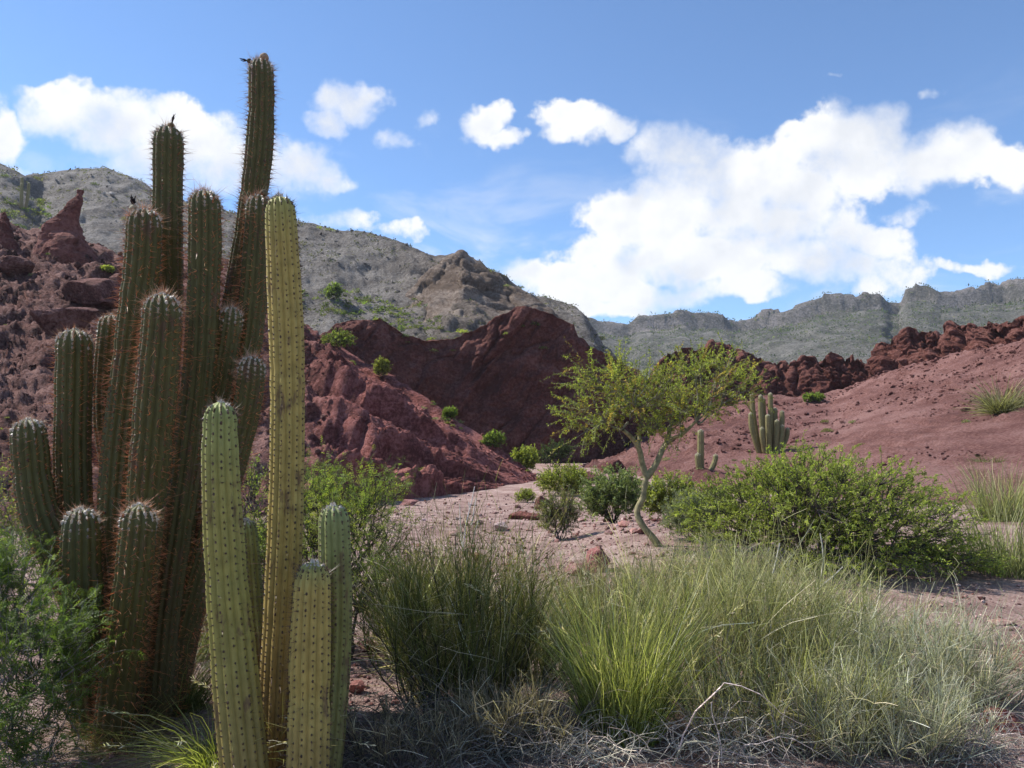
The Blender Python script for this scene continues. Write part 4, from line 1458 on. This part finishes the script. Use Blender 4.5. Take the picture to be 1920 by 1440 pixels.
dead_twigs('dead_shrub', 'dark brittle dead stems in the shade under the dark broom', spot(800, 1385), 80, .65, .4, .40, (.15, .13, .115), 313)
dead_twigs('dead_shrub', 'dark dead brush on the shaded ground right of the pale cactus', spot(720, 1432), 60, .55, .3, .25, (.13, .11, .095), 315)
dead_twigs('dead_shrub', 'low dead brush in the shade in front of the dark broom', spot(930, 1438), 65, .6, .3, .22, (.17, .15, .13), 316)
dead_twigs('dead_shrub', 'bleached dead stems around the base of the bright tussock', spot(1130, 1440), 70, .5, .28, .30, (.40, .35, .29), 317)
dead_twigs('dead_shrub', 'dry grey brush at the bare edge beyond the silvery shrub', spot(1800, 1420), 90, .5, .3, .25, (.28, .25, .22), 318)
dead_twigs('dead_shrub', 'grey dead stems lying between dark broom and tussock', spot(1010, 1370), 60, .5, .35, .42, (.22, .20, .18), 314)
tuft('grass_tuft', 'bright arching grass tuft with pale seed heads before the pale cactus', spot(400, 1440), 620, .09, .46, .75, .5, .0042, [(.22, .26, .05), (.42, .40, .20)], 321, heads=26, head_col=(.62, .60, .45))
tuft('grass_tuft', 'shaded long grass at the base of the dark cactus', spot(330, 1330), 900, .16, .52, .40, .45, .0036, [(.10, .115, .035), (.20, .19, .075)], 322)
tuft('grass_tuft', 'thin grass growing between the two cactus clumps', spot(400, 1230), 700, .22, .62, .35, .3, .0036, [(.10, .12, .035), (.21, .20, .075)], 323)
tuft('grass_tuft', 'small dry grass tuft between the pale cactus stems', spot(520, 1436), 160, .06, .40, .35, .3, .0036, [(.22, .22, .07), (.34, .30, .14)], 324, heads=8)
tuft('grass_tuft', 'dry drooping grass under the dark cactus front stem', spot(225, 1400), 420, .14, .40, .55, .7, .0034, [(.16, .13, .06), (.26, .22, .10)], 325)
for i, (px, py, n, h, lab) in enumerate([(1885, 1010, 700, .95, 'tall pale grass clump at the edge of the pink slope'), (1905, 1085, 700, .75, 'pale grass clump right of the big green bush')]):
    b = spot(px, py)
    tuft('grass_tuft', lab, b, n, .5, h, .28, .12, .011, [(.20, .215, .095), (.36, .35, .20)], 330 + i)
p = on('slope', 1880, 772)
tuft('grass_tuft', 'round grass tussock alone high on the pink slope', p, 700, .55, 1.5, .60, .25, .03, [(.15, .15, .07), (.32, .30, .18)], 335)
p = on('slope', 1855, 862)
tuft('grass_tuft', 'low scrubby tuft on the pink slope', p, 120, .5, .35, .6, .3, .02, [(.12, .12, .05), (.2, .19, .1)], 336)

# dead white stalks standing at the wash
sp_ = spot(868, 1040)
st_ = thing('dead_stalks', 'bare white dead stalks standing above the dark broom', 'dead plant', sp_)
r_ = np.random.default_rng(8)
for (x0, y0, x1, y1) in [(868, 1035, 890, 912), (884, 985, 893, 934), (868, 1035, 862, 945), (880, 960, 879, 941), (885, 1020, 897, 975)]:
    mb = MB()
    tubes(mb, wiggle(at(x0, y0, sp_[1])[None], at(x1, y1, sp_[1])[None], 6, .05, r_), .013, .006, 5, (.62, .58, .52))
    mb.build('stalk', M_TWIG, st_, origin=sp_)
for (x0, y0, x1, y1, lab) in [(1500, 1130, 1580, 1063, 'thick bleached dead stem leaning out of the brooms'), (1430, 1120, 1462, 1018, 'slim dry stalk rising from the pale brooms'), (1535, 1100, 1538, 1000, 'upright pale dry stalk before the green bush')]:
    b = at(x0, y0, 6.2)
    g0 = np.array([b[0], 6.2, gz(b[0], 6.2)])
    s_ = thing('dead_stalk', lab, 'dead plant', g0)
    mb = MB()
    tubes(mb, np.concatenate([wiggle(g0[None], b[None], 5, .1, r_), wiggle(b[None], at(x1, y1, 6.2)[None], 5, .08, r_)[:, 1:]], 1), .008, .005, 5, (.48, .45, .38))
    mb.build('stem', M_TWIG, s_, origin=g0)

# ------------------------------------------------------------------ small far cacti
def px_clump(label, lay, px, py, rows, seed, skin=OLD_SKIN):
    p = on(lay, px, py)
    k = p[1] / FOCAL
    small_clump(label, p, [(d * k, h * k, w * k, l * k, dy_) for (d, h, w, l, dy_) in rows], seed, skin)


PALE_SKIN = ((.170, .135, .060), (.200, .175, .072), (.22, .21, .095))
px_clump('many stemmed green cactus clump on the foot of the pink slope', 'slope', 1440, 846,
         [(-30, 74, 5, -2, 0), (-21, 112, 5, -2, .4), (-11, 108, 5, 0, .1), (-1, 104, 5, 0, .5), (8, 112, 5, 1, .2), (17, 84, 5, 1, .3), (25, 78, 5, 2, 0), (35, 46, 4.5, 3, .1), (11, 60, 4.5, 0, -.4), (-18, 46, 4.5, 0, -.45), (-5, 70, 5, -1, -.4), (20, 50, 4.5, 1, -.4)], 400, PALE_SKIN)
px_clump('single thick cactus stem with two short buds beside it', 'slope', 1316, 884, [(0, 78, 6.5, 1, 0), (-7, 34, 6, -1, -.2), (28, 32, 5, 1, .1)], 420, PALE_SKIN)
px_clump('distant cactus standing on the shoulder of the grey hill', 'hill', 46, 388, [(-4, 62, 3.2, 0, 0), (4, 54, 3, 1, .6), (0, 48, 3, 0, -.5)], 430, PALE_SKIN)


# ------------------------------------------------------------------ stones
def icosphere(sub):
    t = (1 + 5 ** .5) / 2
    V = unit(np.array([(-1, t, 0), (1, t, 0), (-1, -t, 0), (1, -t, 0), (0, -1, t), (0, 1, t), (0, -1, -t), (0, 1, -t), (t, 0, -1), (t, 0, 1), (-t, 0, -1), (-t, 0, 1)], float))
    F = [(0, 11, 5), (0, 5, 1), (0, 1, 7), (0, 7, 10), (0, 10, 11), (1, 5, 9), (5, 11, 4), (11, 10, 2), (10, 7, 6), (7, 1, 8), (3, 9, 4), (3, 4, 2), (3, 2, 6), (3, 6, 8), (3, 8, 9), (4, 9, 5), (2, 4, 11), (6, 2, 10), (8, 6, 7), (9, 8, 1)]
    V = [tuple(v) for v in V]
    for _ in range(sub):
        cache, nf = {}, []

        def midp(a, b):
            k = (min(a, b), max(a, b))
            if k not in cache:
                V.append(tuple(unit((np.array(V[a]) + np.array(V[b])) / 2)))
                cache[k] = len(V) - 1
            return cache[k]
        for a, b, c in F:
            ab, bc, ca = midp(a, b), midp(b, c), midp(c, a)
            nf += [(a, ab, ca), (b, bc, ab), (c, ca, bc), (ab, bc, ca)]
        F = nf
    return np.array(V), np.array(F)


ICO = {k: icosphere(k) for k in (0, 1, 2, 3, 4)}


def rock_shape(sub, seed, planes=13, rough=.06, flat=(1, .85, .65)):
    """angular stone: a sphere cut by random planes, then roughened"""
    r_ = np.random.default_rng(seed)
    V, F = ICO[sub]
    n = rnd_dirs(planes, r_)
    h = r_.uniform(.45, .80, planes)
    d = V @ n.T
    rad = np.min(np.where(d > .05, h / np.maximum(d, .05), 9), axis=1)
    rad = np.minimum(rad, 1.15)
    rad = rad * (1 + rough * fbm(V * 2.4 + seed, 4)) + rough * .4 * fbm(V * 7 + seed, 2)
    return V * rad[:, None] * np.array(flat), F


def boulder(label, px, py, hw, hh, seed, mat, col, lay=None, sub=3, flat=None, name='boulder', yaw=0.0, Y=None, rough=.09, sink=.25):
    """a stone whose foot stands at that pixel, half sizes in photograph pixels"""
    p = spot(px, py, 0) if lay is None else on(lay, px, py)
    k = p[1] / FOCAL
    V, F = rock_shape(sub, seed, 12, rough, (1, 1, 1))
    V = V / np.abs(V).max(0)
    c, s = math.cos(yaw), math.sin(yaw)
    V = np.stack([V[:, 0] * c - V[:, 2] * s, V[:, 1], V[:, 0] * s + V[:, 2] * c], 1)
    V = V * np.array([hw * k, (hw + hh) * .5 * k, hh * k]) + np.array([0, 0, hh * k * (1 - 2 * sink)])
    mb = MB()
    mb.add(V, F, col)
    me = mb.mesh(name, mat, False)
    o = link(name, me, None, p)
    return tag(o, label, 'rock')


boulder('big angular dark red boulder in the middle of the gravel wash', 1116, 1076, 30, 30, 501, M_STONE, (.72, .46, .45), sub=3)
boulder('broken red slab lying beside the big angular boulder', 1082, 1082, 24, 14, 502, M_STONE, (.8, .62, .62))
boulder('white quartz boulder on the gravel wash', 936, 994, 16, 11, 503, M_STONE, (1.6, 1.9, 1.95))
boulder('flat red slab at the foot of the half bare shrub', 982, 972, 32, 13, 504, M_RED, (1.5, 1.5, 1.5), yaw=.25)
boulder('round red boulder leaning on the flat slab', 1012, 955, 20, 17, 505, M_RED, (1.4, 1.4, 1.4))
boulder('pinkish rock at the tip of the feathery shrub', 768, 948, 18, 9, 506, M_STONE, (.85, .65, .65))
boulder('large smooth pink boulder at the edge of the bare ground', 1915, 1258, 44, 34, 507, M_STONE, (.95, .72, .70), sub=3)
boulder('rusty rock beside the silvery shrub', 1885, 1368, 40, 34, 508, M_STONE, (.78, .48, .42))
boulder('dark red rock right of the pale cactus', 688, 1222, 22, 16, 509, M_STONE, (.75, .5, .48))
boulder('reddish rock touching the pale cactus base', 668, 1300, 18, 15, 510, M_STONE, (.85, .58, .55))
boulder('pale flat stone on the bare ground near the green bush', 1880, 1172, 26, 9, 511, M_STONE, (1.2, 1.15, 1.05))
for i, (px, py, hw, hh, lab) in enumerate([(1110, 912, 30, 15, 'long red rock below the yellow green bush'), (1150, 900, 32, 18, 'blocky red rock under the cliff'), (1185, 880, 30, 16, 'tilted red rock left of the tree crown'),
                                          (1075, 928, 18, 12, 'small red rock beside the dense green bush'), (1210, 862, 28, 16, 'red rock slab partly behind the tree trunk'), (1180, 915, 24, 14, 'mauve rock above the dense green bush')]):
    boulder(lab, px, py, hw, hh, 520 + i, M_PINK, (.85, .75, .75), yaw=-.35, rough=.16)


def loft_rock(name, label, lay, px, py, rows, depth, seed, mat, col, rough=.12):
    """rock whose outline is given as (py, left px, right px) rows from foot to top"""
    p = on(lay, px, py)
    Y = p[1]
    k = Y / FOCAL
    rows = np.array(rows, float)
    n = 46
    u = np.linspace(0, 1, n)
    src = np.linspace(0, 1, len(rows))
    yy_ = np.interp(u, src, rows[:, 0])
    l = np.interp(u, src, rows[:, 1])
    r = np.interp(u, src, rows[:, 2])
    m = 44
    th = np.linspace(0, 2 * math.pi, m, endpoint=False)
    V = np.zeros((n, m, 3))
    for i in range(n):
        c = at((l[i] + r[i]) / 2, yy_[i], Y)
        w = (r[i] - l[i]) / 2 * k
        V[i, :, 0] = c[0] + w * np.sign(np.cos(th)) * np.abs(np.cos(th)) ** .8
        V[i, :, 1] = c[1] + w * depth * np.sign(np.sin(th)) * np.abs(np.sin(th)) ** .8
        V[i, :, 2] = c[2]
    Q = V.reshape(-1, 3)
    cen = np.repeat(V.mean(1), m, 0)
    nn = unit((Q - cen) * np.array([1, 1, .2]))
    size = (rows[:, 2] - rows[:, 1]).max() * k
    f1, f2, vv = cells(Q / size * np.array([3, 3, 4]) + seed, 3)
    Q = Q + nn * (size * rough * (fbm(Q / size * 3.0 + seed, 5, .6) + .5 * (vv - .5)))[:, None]
    mb = MB()
    top = Q.reshape(n, m, 3)[-1].mean(0)
    mb.add(np.concatenate([Q, top[None]]), grid_faces(n, m, True), col)
    cap = np.stack([(n - 1) * m + np.arange(m), (n - 1) * m + (np.arange(m) + 1) % m, np.full(m, n * m)], 1)
    mb.f.append(cap)
    o = mb.build(name, mat, None, origin=p)
    o.location = [float(x) for x in p]
    return tag(o, label, 'rock')


loft_rock('rock_spire', 'tall fin shaped red rock spire on the left hillside crest', 'hillside', 135, 480,
          [(560, 40, 225), (520, 55, 210), (490, 68, 196), (462, 76, 182), (440, 80, 160), (425, 80, 158), (405, 104, 158), (388, 124, 157), (374, 137, 155), (364, 145, 154), (357, 149, 151)], .55, 7, M_RED, (1.15, 1.1, 1.1))
loft_rock('rock_spire', 'short stubby red rock pillar left of the tall spire', 'hillside', 12, 460, [(490, -18, 42), (450, -8, 28), (425, -2, 20), (405, 3, 15), (398, 6, 12)], .7, 17, M_RED, (1.1, 1.05, 1.05))
boulder('massive smooth purple boulder half buried in the rubble hillside', 180, 578, 62, 40, 541, M_SCREE, (1.15, 1.1, 1.1), 'hillside', 4, rough=.10)
boulder('massive cracked purple boulder lower on the rubble hillside', 112, 625, 62, 45, 542, M_SCREE, (1.0, .95, .95), 'hillside', 4, rough=.14)
boulder('dark purple boulder resting below the stubby rock pillar', 20, 512, 40, 22, 543, M_SCREE, (.9, .85, .85), 'hillside', 3, rough=.14)
boulder('squared purple boulder beside the large smooth one', 222, 535, 22, 18, 544, M_SCREE, (1.0, .95, .95), 'hillside', 3, rough=.12)
boulder('cube shaped red rock balanced on the rock ridge', 1560, 676, 13, 10, 545, M_RED, (1.1, 1.1, 1.1), 'rock_ridge', 3, rough=.12)

# --- countable stones on the wash, shared shapes
STONE_COLS = [(1.0, .92, .9), (.75, .58, .55), (1.15, 1.12, 1.08), (.62, .42, .40), (.88, .80, .80)]
SHAPES = []
for i in range(10):
    V, F = rock_shape(1, 600 + i, 10, .06)
    mb = MB()
    mb.add(V, F, STONE_COLS[i % 5])
    SHAPES.append(mb.mesh('stone', M_STONE, False))
r_ = np.random.default_rng(77)
n_done = 0
ZONES = [((760, 1230), (990, 1080), 75, 'in the open middle of the wash'), ((652, 800), (1150, 1330), 44, 'between the pale cactus and dark broom'), ((1790, 1920), (1110, 1430), 30, 'on bare ground beyond the silvery shrub'),
         ((800, 1200), (945, 990), 36, 'on the far wash below the red spur'), ((640, 1060), (1340, 1436), 16, 'in the dark broom shade'), ((0, 360), (1380, 1438), 12, 'under the dark cactus'), ((600, 780), (935, 1010), 16, 'beside the feathery shrub')]
TINTS = ['pale pinkish', 'reddish', 'whitish', 'dark maroon', 'mauve grey']
for (xa, xb), (ya, yb), n, zone in ZONES:
    for _ in range(n):
        px, py = r_.uniform(xa, xb), ya + (yb - ya) * r_.random() ** .8
        p = on_ground(px, py)
        step = int(r_.choice(4, p=[.42, .33, .18, .07]))
        size = p[1] / FOCAL * (4.5, 6, 8, 11)[step]
        word = ('small', 'small', 'middling', 'large')[step]
        j = int(r_.integers(0, 10))
        o = link('stone', SHAPES[j], None, (p[0], p[1], gz(p[0], p[1]) + size * .22))
        o.scale = (size * r_.uniform(.9, 1.4), size, size * r_.uniform(.7, 1.0))
        o.rotation_euler = (r_.uniform(-.3, .3), r_.uniform(-.3, .3), r_.uniform(0, 6.28))
        tag(o, f'{word} {TINTS[j % 5]} stone lying {zone}', 'stone', f'{word} {TINTS[j % 5]} stones {zone}')


def scatter(name, label, P, size, cols, mat, seed, sub=0, sink=.2, flat=.7):
    """loose gravel or rubble joined as one body of stuff"""
    r_ = np.random.default_rng(seed)
    N = len(P)
    mb = MB()
    kinds = r_.integers(0, 6, N)
    for k in range(6):
        idx = np.where(kinds == k)[0]
        if not len(idx):
            continue
        V, F = rock_shape(sub, seed * 7 + k, 9, .05, (1, .85, flat))
        a = r_.random(len(idx)) * 6.283
        c, s = np.cos(a)[:, None], np.sin(a)[:, None]
        st = r_.uniform(.75, 1.35, (len(idx), 1, 3))
        W = V[None] * st
        W = np.stack([W[..., 0] * c - W[..., 1] * s, W[..., 0] * s + W[..., 1] * c, W[..., 2]], -1) * size[idx][:, None, None]
        W = W + P[idx][:, None] + np.array([0, 0, 1.0]) * (size[idx] * (flat - sink) * .6)[:, None, None]
        FF = (F[None] + (np.arange(len(idx)) * len(V))[:, None, None]).reshape(-1, 3)
        cc = np.asarray(cols, float)[r_.integers(0, len(cols), len(idx))] * np.exp(r_.normal(0, .18, (len(idx), 1)))
        mb.add(W, FF, np.repeat(cc, len(V), 0))
    o = mb.build(name, mat)
    return tag(o, label, None, None, 'stuff')


n = 5700
px = np.concatenate([r_.uniform(680, 1330, 2900), r_.uniform(630, 860, 1200), r_.uniform(1740, 2000, 700), r_.uniform(-80, 2000, 900)])
py = np.concatenate([928 + 170 * r_.random(2900) ** 1.1, 1090 + 350 * r_.random(1200), 1090 + 350 * r_.random(700), 930 + 520 * r_.random(900)])
P = np.array([on_ground(a, b) for a, b in zip(px, py)])
P[:, 2] = ground_h(P[:, 0], P[:, 1])
scatter('gravel', 'loose pink and grey gravel covering the wash', P, P[:, 1] / FOCAL * np.exp(r_.normal(.95, .5, n)) * np.clip(1.15 - P[:, 1] / 60, .6, 1), [(1.0, .92, .9), (.6, .45, .42), (1.25, 1.25, 1.2), (.42, .27, .25), (.75, .68, .68), (1.7, 1.75, 1.75), (.9, .7, .66)], M_STONE, 5)


def layer_points(lay, n, r_, xr=None, yr=None, mask=None):
    V, Q = LAYERS[lay]
    ok = (Q[:, 1] > 250) & (Q[:, 0] > -120) & (Q[:, 0] < 2040)
    if xr:
        ok &= (Q[:, 0] > xr[0]) & (Q[:, 0] < xr[1])
    if yr:
        ok &= (Q[:, 1] > yr[0]) & (Q[:, 1] < yr[1])
    if mask is not None:
        ok &= mask(V, Q)
    idx = np.where(ok)[0]
    k = r_.choice(idx, n, replace=len(idx) < n)
    return V[k] + r_.normal(0, .02, (n, 3)) * V[k, 1:2] * .02


P = layer_points('hillside', 2800, r_, (-120, 620))
scatter('rubble', 'purple rock rubble strewn over the left hillside', P, P[:, 1] / FOCAL * np.exp(r_.normal(.95, .55, len(P))), [(1, 1, 1), (1.25, 1.2, 1.2), (.8, .75, .75)], M_SCREE, 8, flat=.8)
P = layer_points('hillside', 900, r_, (560, 1030))
scatter('rubble', 'broken red rock strewn over the ribbed spur', P, P[:, 1] / FOCAL * np.exp(r_.normal(.7, .45, len(P))), [(1.3, .95, .95), (1.1, .8, .8)], M_SCREE, 9, flat=.8)
P = layer_points('slope', 2600, r_, None, None, lambda V, Q: (fbm(V * np.array([.1, .25, .6]) + 6, 3) > -.06 + .25 * np.clip((Q[:, 1] - 760) / 120, 0, 1)))
scatter('rubble', 'loose red rock fragments on the pink slope', P, P[:, 1] / FOCAL * np.exp(r_.normal(.75, .5, len(P))), [(.75, .68, .68), (.9, .82, .82), (.6, .52, .52)], M_PINK, 10, flat=.7)
P = layer_points('hill', 1400, r_)
scatter('rubble', 'pale loose rocks on the grey hill', P, P[:, 1] / FOCAL * np.exp(r_.normal(.6, .5, len(P))), [(1.3, 1.3, 1.3), (.8, .78, .78), (1.7, 1.7, 1.7)], M_GREY, 12, flat=.8)


# ------------------------------------------------------------------ scrub on the slopes
def scrub_mesh(seed, cols, n=150):
    r_ = np.random.default_rng(seed)
    mb = MB()
    d = rnd_dirs(n, r_)
    d[:, 2] = np.abs(d[:, 2])
    q = r_.random(n) ** .4 * (1 + .35 * perlin(d * 1.9 + seed))
    p = d * q[:, None] * np.array([1, 1, .85])
    leaves(mb, p, unit(d + r_.normal(0, .6, d.shape)), rnd_dirs(n, r_), r_.uniform(.22, .45, n), r_.uniform(.12, .22, n), np.asarray(cols)[r_.integers(0, len(cols), n)] * np.exp(r_.normal(0, .2, (n, 1))))
    tubes(mb, wiggle(np.zeros((7, 3)) - np.array([0, 0, .15]), rnd_dirs(7, r_) * np.array([.6, .6, .3]) + np.array([0, 0, .4]), 4, .2, r_), .03, .01, 3, BARK_D)
    return mb.mesh('shrub', M_LEAF)


SC_KINDS = [('dark green', DARKG + GREEN[:1]), ('olive', OLIVE), ('lime green', LIME), ('grey green', SAGE[:2] + OLIVE[:1])]
SC_MESH = [[scrub_mesh(700 + 10 * i + j, c) for j in range(3)] for i, (nme, c) in enumerate(SC_KINDS)]
PLACES = [('peak', 18, (3, 7), 'the tan peak', None, None, (.2, .4, .1, .3)), ('hill', 110, (4, 11), 'the grey hill', None, None, (.40, .28, .12, .20)), ('hillside', 34, (4, 9), 'the rubble hillside', (0, 560), None, (.2, .3, .3, .2)),
          ('hillside', 22, (4, 8), 'the crest of the red spur', (560, 1000), None, (.2, .3, .3, .2)), ('slope', 22, (4, 8), 'the pink slope', None, (740, 930), (.1, .4, .1, .4)), ('cliff', 10, (4, 8), 'the ledges of the red cliff', (640, 1160), (600, 660), (.3, .3, .3, .1))]
for lay, n, (s0, s1), where, xr, yr, pk in PLACES:
    mask = None
    if lay == 'hill':
        mask = lambda V, Q: fbm(V * .05 + 2, 3) > .02
    if 'spur' in where:
        mask = lambda V, Q: np.arange(len(V)) > .9 * len(V)
    P = layer_points(lay, n, r_, xr, yr, mask)
    for p in P:
        k = int(r_.choice(4, p=pk))
        s = p[1] / FOCAL * r_.uniform(s0, s1)
        o = link('shrub', SC_MESH[k][int(r_.integers(0, 3))], None, p)
        o.scale = (s * r_.uniform(.9, 1.5), s, s * r_.uniform(.7, 1.05))
        o.rotation_euler = (0, 0, r_.uniform(0, 6.28))
        qx = float(proj(p)[0])
        part_ = where
        if lay == 'hill':
            part_ = 'the left shoulder of the grey hill' if qx < 300 else ('the grey hill behind the cactus clumps' if qx < 560 else ('the long flank of the grey hill' if qx < 790 else 'the peak of the grey hill'))
        word = 'small' if s * FOCAL / p[1] < (s0 + s1) / 2 else 'broad'
        tag(o, f'{word} {SC_KINDS[k][0]} shrub growing on {part_}', 'shrub', f'{word} {SC_KINDS[k][0]} shrubs on {part_}')


def scrub_stuff(name, label, P, size, cols, per, seed):
    r_ = np.random.default_rng(seed)
    N = len(P)
    d = rnd_dirs(N * per, r_)
    d[:, 2] = np.abs(d[:, 2])
    sz = np.repeat(size, per)[:, None]
    p = np.repeat(P, per, 0) + d * sz * (r_.random((N * per, 1)) ** .5) * np.array([1.2, 1.2, .8])
    c = np.repeat(np.asarray(cols)[r_.integers(0, len(cols), N)] * np.exp(r_.normal(0, .25, (N, 1))), per, 0)
    mb = MB()
    leaves(mb, p, unit(d + r_.normal(0, .6, d.shape)), rnd_dirs(N * per, r_), sz[:, 0] * r_.uniform(.5, 1.0, N * per), sz[:, 0] * r_.uniform(.35, .6, N * per), np.clip(c, 0, 1))
    o = mb.build(name, M_LEAF)
    return tag(o, label, None, None, 'stuff')


P = layer_points('hill', 5200, r_, None, None, lambda V, Q: fbm(V * .045 + 2, 3) + .45 * fbm(V * .2, 2) > -.14)
scrub_stuff('scrub', 'low scrub dotting the grey hill', P, P[:, 1] / FOCAL * r_.uniform(2.0, 5.4, len(P)), [(.070, .075, .040), (.085, .085, .048), (.060, .068, .034), (.11, .11, .06)], 6, 21)
P = np.concatenate([layer_points('hill', 70, r_, (xa, xb), (ya, yb)) for (xa, xb, ya, yb) in [(558, 690, 545, 590), (700, 770, 575, 625), (770, 830, 560, 620), (600, 740, 560, 600), (0, 95, 375, 410)]])
scrub_stuff('scrub', 'denser bright green scrub at the foot of the grey hill', P, P[:, 1] / FOCAL * r_.uniform(2.5, 6, len(P)), [(.10, .14, .04), (.13, .165, .05), (.12, .13, .05), (.075, .10, .035)], 22, 22)
P = layer_points('mountain', 6000, r_, (1040, 2040), None, lambda V, Q: fbm(V * .02 + 7, 4) > -.22)
scrub_stuff('scrub', 'green scrub covering the far mountain', P, P[:, 1] / FOCAL * r_.uniform(2.0, 5.5, len(P)), [(.065, .095, .035), (.085, .115, .045), (.12, .13, .06), (.05, .075, .03)], 5, 23)

# dry litter on the ground between the plants
n = 2000
px = r_.uniform(-60, 1980, n)
py = 1120 + 340 * r_.random(n) ** .8
A = np.array([on_ground(a, b) for a, b in zip(px, py)])
A[:, 2] = ground_h(A[:, 0], A[:, 1]) + .006
a = r_.random(n) * 6.283
ln = r_.uniform(.04, .22, n)
B = A + np.stack([np.cos(a) * ln, np.sin(a) * ln, r_.uniform(0, .05, n)], 1)
mb = MB()
tubes(mb, wiggle(A, B, 4, .25, r_, .06), .0022, .001, 3, vary((.24, .21, .18), n, .45, .08, r_))
tag(mb.build('litter', M_TWIG), 'dry twig litter on the ground between the shrubs', None, None, 'stuff')

# ------------------------------------------------------------------ thin blue air between the hills
hm = bpy.data.materials.new('haze')
hm.use_nodes = True
hm.node_tree.nodes.clear()
gg = G(hm.node_tree)
vol = gg.node('ShaderNodeVolumePrincipled')
vol.inputs['Color'].default_value = (.80, .88, 1.0, 1)
vol.inputs['Density'].default_value = 0.00014
vol.inputs['Anisotropy'].default_value = 0.2
ho = gg.node('ShaderNodeOutputMaterial')
gg.put(ho.inputs['Volume'], vol.outputs[0])
x, y0, y1, z0, z1 = 1310, -1310, 1310, -3, 190
mb = MB()
mb.add([(-x, y0, z0), (x, y0, z0), (x, y1, z0), (-x, y1, z0), (-x, y0, z1), (x, y0, z1), (x, y1, z1), (-x, y1, z1)],
       [(0, 3, 2, 1), (4, 5, 6, 7), (0, 1, 5, 4), (1, 2, 6, 5), (2, 3, 7, 6), (3, 0, 4, 7)])
tag(mb.build('haze', hm), 'thin bluish air haze over the valley', None, None, 'stuff')
scene.cycles.volume_bounces = 0
